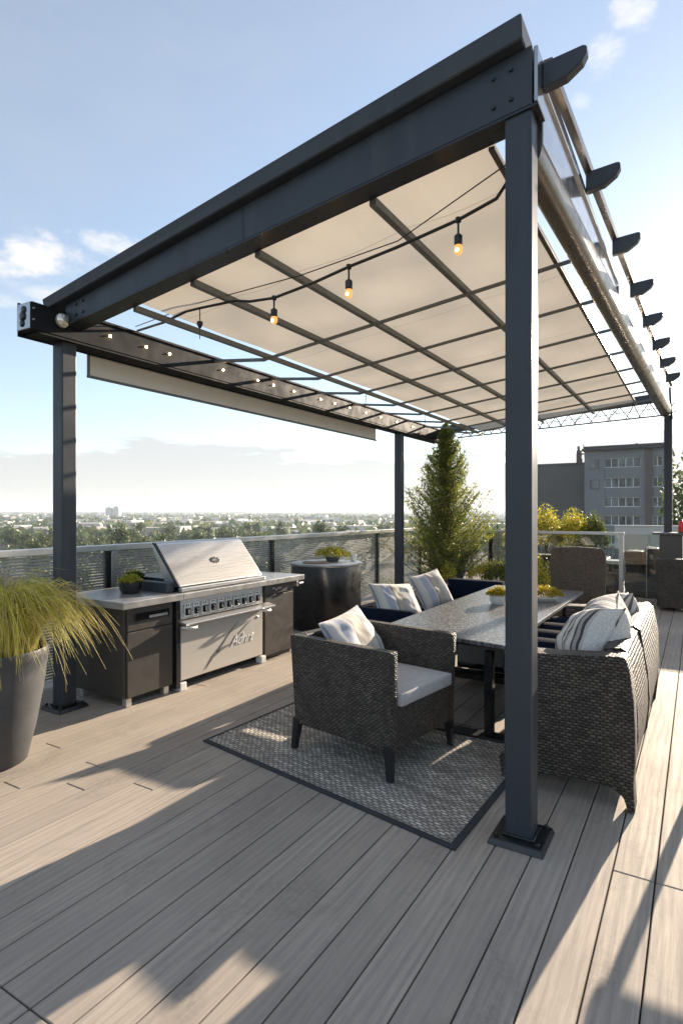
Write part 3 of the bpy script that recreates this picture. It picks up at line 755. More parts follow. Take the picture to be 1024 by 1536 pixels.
def string_light():
    t = thing('string_light', (-2, 3.1, 2.95), 0, 'black cable of hanging amber bulbs strung below the front of the canopy', 'string lights')
    pts = [(-4.03, 3.32, 3.03), (-3.6, 3.22, 3.0), (-3.25, 3.12, 2.995), (-3.09, 3.1, 2.985), (-2.75, 3.1, 2.975), (-2.62, 3.1, 2.945), (-2.41, 3.1, 2.93), (-2.1, 3.1, 2.965), (-1.83, 3.1, 3.012), (-1.5, 3.1, 3.055), (-1.129, 3.1, 3.118), (-.9, 3.05, 3.15), (-.70, 2.80, 3.17)]
    m = MB(); m.tube(pts, .010, 8); m.build('cable', 'black_metal', t, smooth=True)
    m = MB(); m.tube([(-4.03, 3.30, 3.06), (-3.1, 3.10, 3.025), (-2.2, 3.1, 3.035), (-1.5, 3.1, 3.09), (-.69, 2.80, 3.20)], .0035, 6); m.build('wire', 'black_metal', t, smooth=True)
    for (x, z, s) in ((-1.129, 3.118, 1.), (-1.832, 3.012, 1.), (-2.411, 2.93, .9)):
        m = MB(); m.lathe([(.016, .012), (.017, -.012), (.006, -.016), (.006, -.075 * s), (.014, -.08 * s), (.0225, -.09 * s), (.0225, -.135 * s), (.02, -.14 * s)], (x, 3.1, z), 16); h = m.build('lamp_holder', 'black_metal', t, smooth=35)
        m = MB(); m.lathe([(.019, -.141 * s), (.023, -.155 * s), (.022, -.178 * s), (.012, -.192 * s), (.003, -.196 * s)], (x, 3.1, z), 18); b = m.build('bulb', 'amber', h, smooth=True)
        m = MB(); m.ball((x, 3.1 - .015, z - .172 * s), .0125, 2); m.build('filament', 'bulb_glow', h, smooth=True)
    m = MB(); m.tube([(-3.09, 3.1, 2.985), (-3.09, 3.1, 2.90)], .004, 6); m.lathe([(.004, -.09), (.02, -.10), (.024, -.115), (.012, -.14), (.003, -.15)], (-3.09, 3.1, 2.985), 14)
    m.tube([(-3.09, 3.1, 2.84), (-3.09, 3.1, 2.76)], .003, 6); m.build('cable_weight', 'black_metal', t, smooth=40)
string_light()

# ------------------------------------------------------------------ railings
def side_railing():
    X = -4.75
    t = thing('railing', (X, 5.5, 0), 0, 'aluminium railing with thin horizontal slats along the left edge', 'railing')
    m = MB(); m.box(X - .05, X + .05, .4, 10.85, 1.135, 1.19).bevel(.005, 1); m.build('top_rail', 'alu', t)
    posts = [.6, 3.62, 6.05, 9.0, 10.83]
    for i, y in enumerate(posts):
        m = MB(); m.box(X - .03, X + .03, y - .03, y + .03, 0, 1.135); m.bevel(.003, 1); m.build('post', 'alu' if i == 1 else 'black_metal', t)
    m = MB(); m.box(X - .025, X + .025, 3.54, 3.585, 0, 1.134); m.build('post', 'black_metal', t)
    for a, b in zip(posts, posts[1:]):
        if a == 3.62: a = 3.621
        m = MB(); z = .06; rnd = random.Random(int(a * 10))
        while z < 1.12:
            m.box(X - .004, X + .004, a + .031, b - .031, z, z + .0155); z += .0255
        m.build('slat_panel', 'rail_slat', t)
        if b > 3.7:
            g = MB(); n = int((b - a) / .9)
            for i in range(1, n): g.box(X - .012, X - .005, a + (b - a) * i / n - .006, a + (b - a) * i / n + .006, .05, 1.13)
            g.build('stay', 'slat', t)
side_railing()
def back_railing():
    Y = 10.9 + .25
    t = thing('railing', (-2.6, Y, 0), 0, 'rear railing with wire mesh and glass panels behind the tree', 'railing')
    m = MB(); m.box(-4.69, -1.07, Y - .045, Y + .045, 1.10, 1.15).bevel(.005, 1); m.build('top_rail', 'alu', t)
    for x in (-4.64, -3.4, -2.62, -1.12):
        m = MB(); m.box(x - .035, x + .035, Y - .035, Y + .035, 0, 1.10).bevel(.003, 1); m.build('post', 'alu' if x > -2 else 'black_metal', t)
    m = MB()
    z = .08
    while z < 1.08: m.box(-4.60, -3.436, Y - .003, Y + .003, z, z + .007).box(-3.364, -2.656, Y - .003, Y + .003, z, z + .007); z += .021
    x = -4.58
    while x < -2.66:
        if not -3.44 < x < -3.36: m.box(x, x + .006, Y + .004, Y + .009, .06, 1.09)
        x += .045
    m.build('wire_mesh', 'rail_slat', t)
    m = MB(); m.box(-2.575, -1.165, Y - .005, Y + .005, .1, 1.09); m.build('glass_panel', 'glass', t)
    m = MB(); m.box(-1.075, -.42, Y - .005, Y + .005, .06, 1.12); m.build('glass_panel', 'glass', t)
    m = MB(); m.box(-.74, -.725, Y + .006, Y + .02, .06, 1.12); m.build('glass_post', 'alu', t)
back_railing()

# ------------------------------------------------------------------ foliage helpers
def leaf_blob(m, c, r, n, size, rnd, asp=.5, shell=.35):
    for _ in range(n):
        d = Vector((rnd.gauss(0, 1), rnd.gauss(0, 1), rnd.gauss(0, 1))).normalized() * (shell + (1 - shell) * rnd.random() ** .6)
        m.leaf((c[0] + d.x * r[0], c[1] + d.y * r[1], c[2] + d.z * r[2]), size * rnd.uniform(.6, 1.3), asp)
def sprig_blob(m, c, r, n, size, rnd, lean=0.):
    """little upright sprigs of leaves on an uneven dome"""
    for _ in range(n):
        a = rnd.uniform(0, 6.283); q = math.sqrt(rnd.random()); x = c[0] + r[0] * q * math.cos(a); y = c[1] + r[1] * q * math.sin(a)
        top = c[2] + r[2] * (math.sqrt(max(0, 1 - q * q * .9))) * rnd.uniform(.7, 1.15)
        k_ = 6
        for i in range(k_):
            f = 1 - .55 * i / k_
            m.leaf((x + rnd.gauss(0, size * .7), y + rnd.gauss(0, size * .7), c[2] + (top - c[2]) * f), size * rnd.uniform(.6, 1.2), .45)

def conifer():
    base = Vector((-3.86, 9.94, 0))
    t = thing('conifer', base, 0, 'tall cone shaped evergreen tree in the corner behind the sofa', 'tree')
    rnd = random.Random(4)
    m = MB(); m.tube([base + Vector((0, 0, .35)), base + Vector((.02, 0, 1.5)), base + Vector((0, 0, 2.9))], [.05, .035, .006], 8)
    c = MB(); H = 3.10
    for i in range(430):
        f = (i + rnd.random()) / 430; z = .34 + (H - .42) * f ** .92
        az = i * 2.39996 + rnd.uniform(-.4, .4)
        q = 1 - (z / H)
        reach = 1.16 * (q ** .92) * (.58 + .36 * rnd.random() + .50 * mnoise.noise(Vector((math.cos(az) * 1.3, math.sin(az) * 1.3, z * 1.7)))) * min(1, .70 + z * .5) + .02 + .03 * min(1, q * 5)
        rise = reach * rnd.uniform(.55, 1.05) + .05
        p0 = base + Vector((0, 0, z - rise * .3)); p1 = p0 + Vector((math.cos(az) * reach * .55, math.sin(az) * reach * .55, rise * .35)); p2 = p0 + Vector((math.cos(az) * reach, math.sin(az) * reach, rise))
        m.tube([p0, p1, p2], [.010, .006, .002], 4)
        n = int(36 + 120 * reach)
        for k_ in range(n):
            u = rnd.random() ** .62
            p = p0 * (1 - u) ** 2 + p1 * 2 * u * (1 - u) + p2 * u * u
            w_ = (.012 + .03 * min(1, q * 4) + .10 * reach * (1 - u))
            p = p + Vector((rnd.gauss(0, w_ * .6), rnd.gauss(0, w_ * .6), rnd.gauss(0, w_ * .55)))
            c.leaf(p, rnd.choice((.012, .017, .022, .030)) * rnd.uniform(.8, 1.25), rnd.uniform(.3, .55))
    for _ in range(15000):
        z = .35 + (H - .35) * rnd.random() ** 1.5; az = rnd.uniform(0, 6.283); q = 1 - z / H
        rr = (.52 * q ** .85) * math.sqrt(rnd.random()) * (.8 + .5 * mnoise.noise(Vector((math.cos(az) * 1.5, math.sin(az) * 1.5, z * 2.4)))) + .01
        c.leaf(base + Vector((math.cos(az) * rr, math.sin(az) * rr, z)), rnd.uniform(.012, .03), .4)
    m.build('trunk', 'bark', t)
    c.build('crown', 'needle', t, fix=False, uvs=False)
    pt = thing('planter', base, 0, 'dark round pot holding the evergreen tree', 'planter')
    q = MB(); q.lathe([(.24, 0), (.30, .2), (.33, .42), (.30, .42), (.28, .36)], base, 28); q.build('pot', 'pot', pt, smooth=40)
    q = MB(); q.lathe([(.28, .34), (.02, .36)], base, 20); q.build('soil', 'soil', pt)
conifer()

def bush(name, loc, r, n, leaf, mat, label, seed, pot=None, sprig=True, z=.3, cat='shrub'):
    rnd = random.Random(seed); t = thing(name, loc, 0, label, cat)
    m = MB(); (sprig_blob if sprig else leaf_blob)(m, (loc[0], loc[1], loc[2] + z), r, n, leaf, rnd)
    m.build('foliage', mat, t, fix=False, uvs=False)
    s = MB()
    for i in range(7):
        a = rnd.uniform(0, 6.28); s.tube([(loc[0], loc[1], loc[2] + .02), (loc[0] + r[0] * .5 * math.cos(a), loc[1] + r[1] * .5 * math.sin(a), loc[2] + z + r[2] * .6)], [.008, .003], 5)
    s.build('stem', 'bark', t)
    return t
bush('shrub', (-3.02, 9.75, 0), (.36, .36, .34), 420, .022, 'yellow_leaf', 'low golden shrub to the right of the evergreen tree', 31, z=.33)
bush('shrub', (-2.72, 9.35, 0), (.26, .26, .42), 330, .022, 'shrub_leaf', 'dark green rounded shrub close to the front post', 32, z=.32)
bush('shrub', (-3.52, 9.2, 0), (.12, .12, .40), 80, .025, 'yellow_leaf', 'thin yellow sprig rising behind the grey back pillows', 33, z=.3)
bush('shrub', (-2.15, 9.6, 0), (.25, .2, .60), 300, .024, 'yellow_leaf', 'tall loose yellow green plant left of the high backed chair', 34, z=.15)
def hedge_box():
    t = thing('planter', (-2.4, 12.3, 0), 0, 'long dark planter box behind the glass railing', 'planter')
    m = MB(); m.box(-3.5, -1.45, 12.05, 12.55, 0, .62).bevel(.01, 1); m.build('box', 'cabinet', t)
    m = MB(); m.box(-3.46, -1.49, 12.09, 12.51, .621, .64); m.build('soil', 'soil', t)
hedge_box()
for i, (x, r, hgt, lab) in enumerate(((-3.15, .34, .82, 'golden shrub behind the railing, close to the front post'), (-2.62, .33, .90, 'golden shrub in the rear planter, between two others'), (-2.1, .34, .84, 'golden shrub in the rear planter with the apartment wing behind'), (-1.72, .26, .76, 'yellow green shrub at the right end of the rear planter'))):
    bush('shrub', (x, 12.3, .63), (r, .25, hgt), 560, .032, 'yellow_leaf' if i < 3 else 'shrub_leaf', lab, 40 + i, z=.05)

def grass_planter():
    c = Vector((-3.615, 1.90, 0))
    t = thing('planter', c, 0, 'tall tapered grey pot of golden ornamental grass at left edge', 'planter')
    m = MB(); m.lathe([(.185, 0), (.20, .01), (.245, .2), (.285, .42), (.312, .62), (.318, .67), (.312, .685), (.295, .68), (.285, .62)], c, 56); m.build('pot', 'pot', t, smooth=50)
    m = MB(); m.lathe([(.288, .62), (.05, .65)], c, 24); m.build('soil', 'soil', t)
    rnd = random.Random(8); g = MB(); pl = MB()
    def blade(mb, base, az, out, h, droop, wd, n=8):
        dx, dy = math.cos(az), math.sin(az); side = Vector((-dy, dx, 0)); tw = rnd.uniform(-.7, .7); prev = None; yaw = rnd.uniform(-.5, .5)
        for i in range(n + 1):
            s_ = i / n
            rr = out * (s_ ** 1.25); zz = h * (1 - (1 - min(1, s_ / .62)) ** 2) if s_ < .62 else h - droop * ((s_ - .62) / .38) ** 1.6
            aa = az + yaw * s_ * .6
            p = base + Vector((math.cos(aa) * rr, math.sin(aa) * rr, zz)); ww = wd * (1 - s_ ** 2) + .0006
            sd_ = (side + Vector((0, 0, tw))).normalized() * ww
            cur = (mb.bm.verts.new(p - sd_), mb.bm.verts.new(p + sd_))
            if prev: mb.bm.faces.new([prev[0], prev[1], cur[1], cur[0]])
            prev = cur
    for i in range(3000):
        az = rnd.uniform(0, 6.283); q = .25 * math.sqrt(rnd.random()); a0 = az + rnd.gauss(0, .5)
        b = c + Vector((math.cos(a0) * q, math.sin(a0) * q, .645))
        L = rnd.random()
        out = rnd.uniform(.10, .38) + .28 * (L ** 5); h = rnd.uniform(.22, .44) * (1 - .25 * max(0, out - .35)); droop = rnd.uniform(.03, .2) + .55 * max(0, out - .25)
        blade(g, b, az, out, h, droop, rnd.uniform(.0014, .0031))
    for i in range(10):
        blade(g, c + Vector((.1, .05, .645)), R(rnd.uniform(-10, 60)), rnd.uniform(.18, .4), rnd.uniform(.42, .52), .02, .004)
    for i in range(170):
        az = math.radians(rnd.uniform(110, 330)); b = c + Vector((math.cos(az) * .1, math.sin(az) * .1, .65))
        blade(pl, b, az, rnd.uniform(.15, .5), rnd.uniform(.42, .54), rnd.uniform(.02, .10), rnd.uniform(.0012, .0022))
    g.build('grass', 'grass', t, fix=False, uvs=False); pl.build('plumes', 'plume', t, fix=False, uvs=False).name = 'seed_heads'
grass_planter()

# ------------------------------------------------------------------ outdoor kitchen
def kitchen():
    F = -3.70
    t = thing('outdoor_kitchen', (-4.05, 4.0, 0), 0, 'outdoor kitchen of two dark brown cabinets under a steel counter', 'kitchen unit')
    # left cabinet
    m = MB(); m.box(-4.36, F - .02, 2.94, 3.42, .07, .765).bevel(.004, 1); m.build('cabinet', 'cabinet', t)
    m = MB(); m.box(F - .019, F, 2.955, 3.405, .075, .575).bevel(.004, 1); m.build('door', 'cabinet', t)
    m = MB(); m.box(F - .019, F, 2.955, 3.405, .583, .755).bevel(.004, 1); d = m.build('drawer', 'cabinet', t)
    m = MB(); m.box(F + .001, F + .012, 3.02, 3.36, .655, .715).bevel(.004, 1); m.build('pull', 'black_gloss', d)
    m = MB(); m.box(F + .0125, F + .016, 3.15, 3.335, .665, .685); m.build('pull_strip', 'alu', d)
    for y in (2.96, 3.33): 
        for x in (-4.3, F - .07):
            m = MB(); m.box(x, x + .05, y, y + .05, 0, .069).bevel(.003, 1); m.build('foot', 'steel', t)
    # right cabinet
    m = MB(); m.box(-4.36, F - .02, 4.60, 5.10, .04, .765).bevel(.004, 1); m.build('cabinet', 'cabinet', t)
    m = MB(); m.box(F - .019, F, 4.61, 5.09, .05, .655).bevel(.004, 1); m.build('door', 'cabinet', t)
    m = MB(); m.box(F - .019, F, 4.61, 5.09, .663, .755).bevel(.004, 1); d = m.build('drawer', 'cabinet', t)
    m = MB()
    rnd = random.Random(2)
    for i in range(7): m.ball((F + .002, 4.74 + i * .022, .71 + rnd.uniform(-.01, .01)), .011, 1, (.2, 1, .8))
    m.build('badge', 'alu', d)
    m = MB(); m.box(-4.3, F - .04, 4.62, 5.08, 0, .039); m.build('plinth', 'black_metal', t)
    # counter in three butting runs round the grill
    m = MB(); m.box(-4.46, F + .07, 2.86, 3.455, .77, .825).bevel(.005, 2); m.build('counter', 'steel_top', t)
    m = MB(); m.box(-4.46, F + .07, 4.57, 5.20, .77, .825).bevel(.005, 2); m.build('counter', 'steel_top', t)
    m = MB(); m.box(F - .06, F + .07, 3.457, 4.568, .772, .823).bevel(.005, 2); m.build('counter', 'steel_top', t)
    m = MB(); m.box(F - .05, F + .02, 5.13, 5.16, .70, .768).tube([(F + .045, 5.13, .735), (F + .045, 5.2, .735)], .012, 8); m.build('towel_hook', 'steel', t)
    return t
kitchen()
def grill():
    F = -3.69
    t = thing('grill', (-4.0, 4.0, 0), 0, 'stainless steel built-in barbecue grill with its lid closed', 'grill')
    m = MB(); m.box(-4.40, F - .03, 3.47, 4.555, .07, .768); m.build('body', 'black_metal', t)
    m = MB(); m.box(F - .028, F + .012, 3.425, 3.468, .03, .768).bevel(.003, 1); m.build('side_trim', 'black_metal', t)
    m = MB(); m.box(F - .029, F + .006, 3.475, 4.55, .085, .545).bevel(.006, 2); d = m.build('door', 'steel_door', t)
    m = MB(); m.hexa([(F - .029, 3.475, .60), (F + .012, 3.475, .60), (F + .012, 4.55, .60), (F - .029, 4.55, .60)], [(F - .029, 3.475, .765), (F + .002, 3.475, .765), (F + .002, 4.55, .765), (F - .029, 4.55, .765)]); m.bevel(.003, 1); p = m.build('control_panel', 'steel', t)
    # projecting front tray with its hooked ends
    m = MB(); m.hexa([(F - .02, 3.46, .565), (F + .085, 3.46, .555), (F + .085, 4.66, .555), (F - .02, 4.66, .565)], [(F - .02, 3.46, .592), (F + .085, 3.46, .572), (F + .085, 4.66, .572), (F - .02, 4.66, .592)]); m.bevel(.005, 2); tr = m.build('front_tray', 'steel', t)
    m = MB(); m.box(F - .02, F + .05, 3.5, 4.53, .546, .554); m.build('tray_shadow_gap', 'black_metal', tr)
    for y0, y1 in ((3.42, 3.62), (4.42, 4.62)):
        m = MB(); m.tube([(F + .06, y0, .548), (F + .10, (y0 * 2 + y1) / 3, .535), (F + .10, (y0 + 2 * y1) / 3, .53), (F + .05, y1, .535)], [.009, .014, .014, .008], 10); m.build('handle', 'steel', tr, smooth=True)
    # row of control knobs, dark with pale markings, a small dial light above each
    glyph = '8282602188'
    for i in range(10):
        y = 3.545 + i * .102; z = .668
        m = MB(); m.box(F + .009, F + .013, y - .036, y + .036, .615, .725).bevel(.004, 1); pl = m.build('knob_plate', 'white', p)
        m = MB(); m.box(F + .013, F + .030, y - .026, y + .026, z - .04, z + .022).bevel(.008, 2); k_ = m.build('knob', 'black_gloss', p)
        text('numeral', glyph[i], .052, 'steel', p, (F + .0325, y, z - .010), (0, 1, 0), (0, 0, 1), .001)
        m = MB(); m.ball((F + .014, y - .012, z + .043), .009, 1, (.3, 1, 1)).ball((F + .014, y + .012, z + .043), .008, 1, (.3, 1, 1)); m.build('dial_mark', 'black_metal', p)
    for y in (3.50, 4.56):
        m = MB(); m.box(F - .06, F + .015, y - .035, y + .035, 0, .069).bevel(.008, 2); m.build('foot', 'white', t)
    # lid: steep front face leaning back, sides, top and rear slope
    ya, yb = 3.49, 4.58
    prof = [(F - .03, .865), (F - .02, .875), (F - .30, 1.215), (F - .325, 1.225), (F - .37, 1.21), (F - .24, .98), (F - .20, .865)]
    m = MB(); m.prism(prof, 'y', ya, yb); m.bevel(.008, 2); lid = m.build('lid', 'steel', t)
    m = MB(); m.prism([(F - .035, .87), (F - .012, .878), (F - .30, 1.226), (F - .33, 1.237), (F - .345, 1.225), (F - .31, 1.2)], 'y', ya - .02, ya - .001); m.bevel(.003, 1); m.build('lid_end', 'anthracite', lid)
    m = MB(); m.box(F - .03, F + .012, ya - .01, yb + .01, .83, .862).bevel(.006, 2); m.build('lid_lip', 'steel', lid)
    m = MB(); m.box(F - .66, F - .062, ya - .10, ya - .022, .826, .91).bevel(.006, 1); m.build('side_shelf', 'anthracite', t)
    m = MB(); m.box(F - .66, F - .21, ya, yb, .829, .93).box(F - .66, F - .062, ya, yb, .776, .828); m.build('firebox', 'black_metal', t)
    # oval emblem on the lid
    fn = Vector((.34, 0, .28)).normalized(); up = Vector((-.28, 0, .34)).normalized(); cc = Vector((F - .165, 4.06, 1.052)) + fn * .003
    m = MB(); rnd = random.Random(6)
    for i in range(9):
        a = i * 2 * math.pi / 9; q = cc + Vector((0, 1, 0)) * .052 * math.cos(a) + up * .026 * math.sin(a)
        mm = MB(); mm.ball((0, 0, 0), 1, 1)
        for v in mm.bm.verts: v.co = q + Vector((0, 1, 0)) * v.co.x * .017 + up * v.co.y * .011 + fn * v.co.z * .002
        tmp = bpy.data.meshes.new('t'); mm.bm.to_mesh(tmp); mm.bm.free(); m.bm.from_mesh(tmp); bpy.data.meshes.remove(tmp)
    for dy in (-.02, .004, .026):
        for du in (-.010, .010):
            q = cc + Vector((0, 1, 0)) * dy + up * du
            mm = MB(); mm.ball((0, 0, 0), 1, 1)
            for v in mm.bm.verts: v.co = q + Vector((0, 1, 0)) * v.co.x * .009 + up * v.co.y * .008 + fn * v.co.z * .002
            tmp = bpy.data.meshes.new('t'); mm.bm.to_mesh(tmp); mm.bm.free(); m.bm.from_mesh(tmp); bpy.data.meshes.remove(tmp)
    m.build('emblem', 'black_metal', lid)
    # raised script and swoosh on the door
    text('lettering', 'Adnrt', .135, 'white', d, (F + .009, 4.24, .30), (0, 1, 0), (0, 0, 1), .002, .45, .95)
    def stroke(pts, ws):
        m = MB(); prev = None
        for (y, z), w_ in zip(pts, ws):
            cur = (m.bm.verts.new((F + .0085, y, z - w_)), m.bm.verts.new((F + .0085, y, z + w_)))
            if prev: m.bm.faces.new([prev[0], cur[0], cur[1], prev[1]])
            prev = cur
        g = bmesh.ops.extrude_face_region(m.bm, geom=m.bm.faces[:]); bmesh.ops.translate(m.bm, vec=(.002, 0, 0), verts=[v for v in g['geom'] if isinstance(v, bmesh.types.BMVert)])
        return m
    stroke([(3.76, .12), (3.86, .215), (3.95, .255), (4.10, .285)], [.003, .014, .016, .002]).build('swoosh', 'slat', d)
    stroke([(3.90, .24), (3.98, .30), (4.08, .39), (4.19, .475)], [.010, .008, .005, .001]).build('swoosh', 'slat', d)
    stroke([(4.10, .28), (4.22, .37), (4.37, .455)], [.004, .004, .002]).build('swoosh', 'slat', d)
    m = MB(); m.ball((F + .008, 4.47, .47), .018, 2, (.25, 1, .8)); m.build('badge', 'alu', d)
grill()

def bowl(name, c, r, h, mat, label, leaf='yellow_leaf', n=160, lf=.012, top=.07, ribs=False, seed=1, rp=None):
    t = thing(name, c, 0, label, 'plant pot')
    m = MB(); m.lathe([(r * .72, 0), (r * .9, h * .3), (r, h * .85), (r, h), (r * .9, h), (r * .88, h * .8)], c, 28); m.build('bowl', mat, t, smooth=40)
    m = MB(); m.lathe([(r * .9, h * .82), (.005, h * .86)], c, 18); m.build('soil', 'soil', t)
    rnd = random.Random(seed); m = MB(); sprig_blob(m, (c[0], c[1], c[2] + h * .8), ((rp or r) , (rp or r), top), n, lf, rnd); m.build('foliage', leaf, t, fix=False, uvs=False)
    return t
bowl('herb_pot', (-4.02, 3.24, .826), .095, .10, 'black_metal', 'black bowl of herbs standing on the steel counter', seed=3, top=.075)
bowl('herb_pot', (-4.20, 3.46 - .03, .826), .075, .12, 'black_gloss', 'smaller dark herb pot behind the bowl on the counter', 'shrub_leaf', seed=4, top=.07)

def drum():
    c = (-4.12, 6.40, 0)
    t = thing('drum_table', c, 0, 'tall dark round metal drum table beside the kitchen', 'table')
    m = MB(); m.lathe([(.40, .03), (.405, .04), (.405, .80), (.40, .815)], c, 64, 3.2); m.build('drum', 'drum', t, smooth=40)
    m = MB(); m.lathe([(.385, 0), (.385, .028)], c, 48, 3.2); m.build('plinth', 'black_metal', t)
    m = MB(); m.lathe([(.41, .816), (.415, .825), (.415, .842), (.405, .85)], c, 64, 3.2); m.build('table_top', 'alu', t, smooth=40)
    b = thing('serving_board', (-4.15, 6.18, .851), 0, 'round wooden board lying on the drum table', 'board')
    m = MB(); m.lathe([(.15, 0), (.165, .008), (.165, .018), (.155, .02)], (-4.15, 6.18, .851), 32); m.build('board', 'wood', b, smooth=40)
    m = MB(); m.lathe([(.10, .021), (.13, .032), (.125, .034), (.09, .025)], (-4.15, 6.18, .851), 28); m.build('dish', 'white', b, smooth=40)
    rnd = random.Random(12); p = thing('herb_plant', (-4.10, 6.52, .851), 0, 'bushy yellow green plant on top of the drum table', 'plant')
    m = MB(); m.lathe([(.08, 0), (.10, .06), (.09, .06)], (-4.10, 6.52, .851), 20); m.build('pot', 'pot', p)
    m = MB(); sprig_blob(m, (-4.10, 6.50, .90), (.22, .26, .14), 260, .018, rnd); m.build('foliage', 'yellow_leaf', p, fix=False, uvs=False)
    q = MB(); q.lathe([(.03, 0), (.04, .01), (.042, .08), (.038, .085), (.036, .02)], (-3.90, 6.72, .851), 20)
    o = q.build('cup', 'white', None, smooth=40, loc=(-3.90, 6.72, .851)); tag(o, 'small white cup at the right rim of the drum table', 'cup')
drum()

# ------------------------------------------------------------------ soft goods
def pillow(loc, size, thick, rot, mat, label, seed=0, group=None, sag=.12):
    rnd = random.Random(seed); m = MB(); n = 26; L = m.bm.loops.layers.uv.new('UVMap')
    def P(i, j, s):
        u, v = -1 + 2 * i / n, -1 + 2 * j / n
        e = (max(0, 1 - abs(u) ** 2.6) * max(0, 1 - abs(v) ** 2.6)) ** .55
        pin = 1 - .07 * (1 - abs(u) ** 2) * abs(v) ** 4; pin2 = 1 - .07 * (1 - abs(v) ** 2) * abs(u) ** 4
        w_ = (.02 * mnoise.noise(Vector((u * 1.8 + seed, v * 1.8, s * 3))) + .011 * mnoise.noise(Vector((u * 5 + v * 2 + seed, v * 3, s * 3 + 9)))) * e - .012 * s * math.exp(-((u * .8 + .1) ** 2 + (v - .25) ** 2) * 5)
        return Vector((u * size[0] / 2 * pin2, v * size[1] / 2 * pin, s * e * thick / 2 + w_))
    G = {}
    for s in (1, -1):
        for i in range(n + 1):
            for j in range(n + 1):
                if s == -1 and (i in (0, n) or j in (0, n)): G[s, i, j] = G[1, i, j]
                else: G[s, i, j] = m.bm.verts.new(P(i, j, s))
        for i in range(n):
            for j in range(n):
                q = [(i, j), (i + 1, j), (i + 1, j + 1), (i, j + 1)]
                if s < 0: q = q[::-1]
                f = m.bm.faces.new([G[s, a, b] for a, b in q])
                for l, (a, b) in zip(f.loops, q): l[L].uv = (a / n * size[0], b / n * size[1])
    mt = Matrix.Translation(loc) @ rot.to_4x4(); m.bm.transform(mt)
    e = MB(); ring = [(i, 0) for i in range(n)] + [(n, j) for j in range(n)] + [(i, n) for i in range(n, 0, -1)] + [(0, j) for j in range(n, 0, -1)]
    pts = [mt @ P(i, j, 1) for i, j in ring]; pts.append(pts[0])
    e.tube(pts, .0055, 6, False)
    t = thing('pillow', loc, 0, label, 'pillow', group)
    m.build('cover', mat, t, smooth=True); e.build('piping', mat, t, smooth=True)
    return t
def rotm(z, lean, roll=0.):
    """pillow plane upright, facing world angle z, leaning back by lean, rolled in its plane"""
    return Matrix.Rotation(z, 3, 'Z') @ Matrix.Rotation(R(90) - lean, 3, 'Y') @ Matrix.Rotation(R(90) + roll, 3, 'Z')

def cushion(m, x0, x1, y0, y1, z0, z1, crown=.02, n=10):
    V = {}
    for s, z in ((1, z1), (-1, z0)):
        for i in range(n + 1):
            for j in range(n + 1):
                u, v = -1 + 2 * i / n, -1 + 2 * j / n
                k_ = (1 - u ** 4) * (1 - v ** 4)
                V[s, i, j] = m.bm.verts.new((x0 + (x1 - x0) * i / n, y0 + (y1 - y0) * j / n, z + (crown * k_ if s > 0 else 0)))
        for i in range(n):
            for j in range(n):
                q = [V[s, i, j], V[s, i + 1, j], V[s, i + 1, j + 1], V[s, i, j + 1]]
                m.bm.faces.new(q if s > 0 else q[::-1])
    ring = [(i, 0) for i in range(n)] + [(n, j) for j in range(n)] + [(i, n) for i in range(n, 0, -1)] + [(0, j) for j in range(n, 0, -1)]
    for a, b in zip(ring, ring[1:] + ring[:1]): m.bm.faces.new([V[-1, a[0], a[1]], V[-1, b[0], b[1]], V[1, b[0], b[1]], V[1, a[0], a[1]]])
    return m

# ------------------------------------------------------------------ rug
def rug():
    t = thing('rug', (-1.8, 3.2, 0), 0, 'grey woven rug with dark binding under the wicker armchair', 'rug')
    A, B, C_, D_ = Vector((-2.757, 2.79)), Vector((-.913, 2.464)), Vector((-.86, 3.90)), Vector((-2.68, 4.05))
    def inset(k_):
        c = (A + B + C_ + D_) / 4; return [p + (c - p).normalized() * k_ for p in (A, B, C_, D_)]
    I = inset(.038); O = [A, B, C_, D_]
    m = MB(); L = m.bm.loops.layers.uv.new('UVMap'); n = 24
    ex = (B - A).normalized(); ey = Vector((-ex.y, ex.x))
    def Q(u, v): return (I[0] * (1 - u) + I[1] * u) * (1 - v) + (I[3] * (1 - u) + I[2] * u) * v
    vv = [[m.bm.verts.new((*Q(i / n, j / n), .013 + .0015 * mnoise.noise(Vector((i * .4, j * .4, 0))))) for j in range(n + 1)] for i in range(n + 1)]
    for i in range(n):
        for j in range(n):
            f = m.bm.faces.new([vv[i][j], vv[i + 1][j], vv[i + 1][j + 1], vv[i][j + 1]])
            for l in f.loops: p = Vector(l.vert.co[:2]) - A; l[L].uv = (p.dot(ex), p.dot(ey))
    m.build('pile', 'rug', t, fix=False, smooth=True)
    e = MB()
    for i in range(4):
        j = (i + 1) % 4
        e.hexa([(*O[i], .001), (*O[j], .001), (*I[j], .001), (*I[i], .001)], [(*O[i], .009), (*O[j], .009), (*I[j], .0165), (*I[i], .0165)])
    e.build('binding', 'rug_edge', t)
rug()

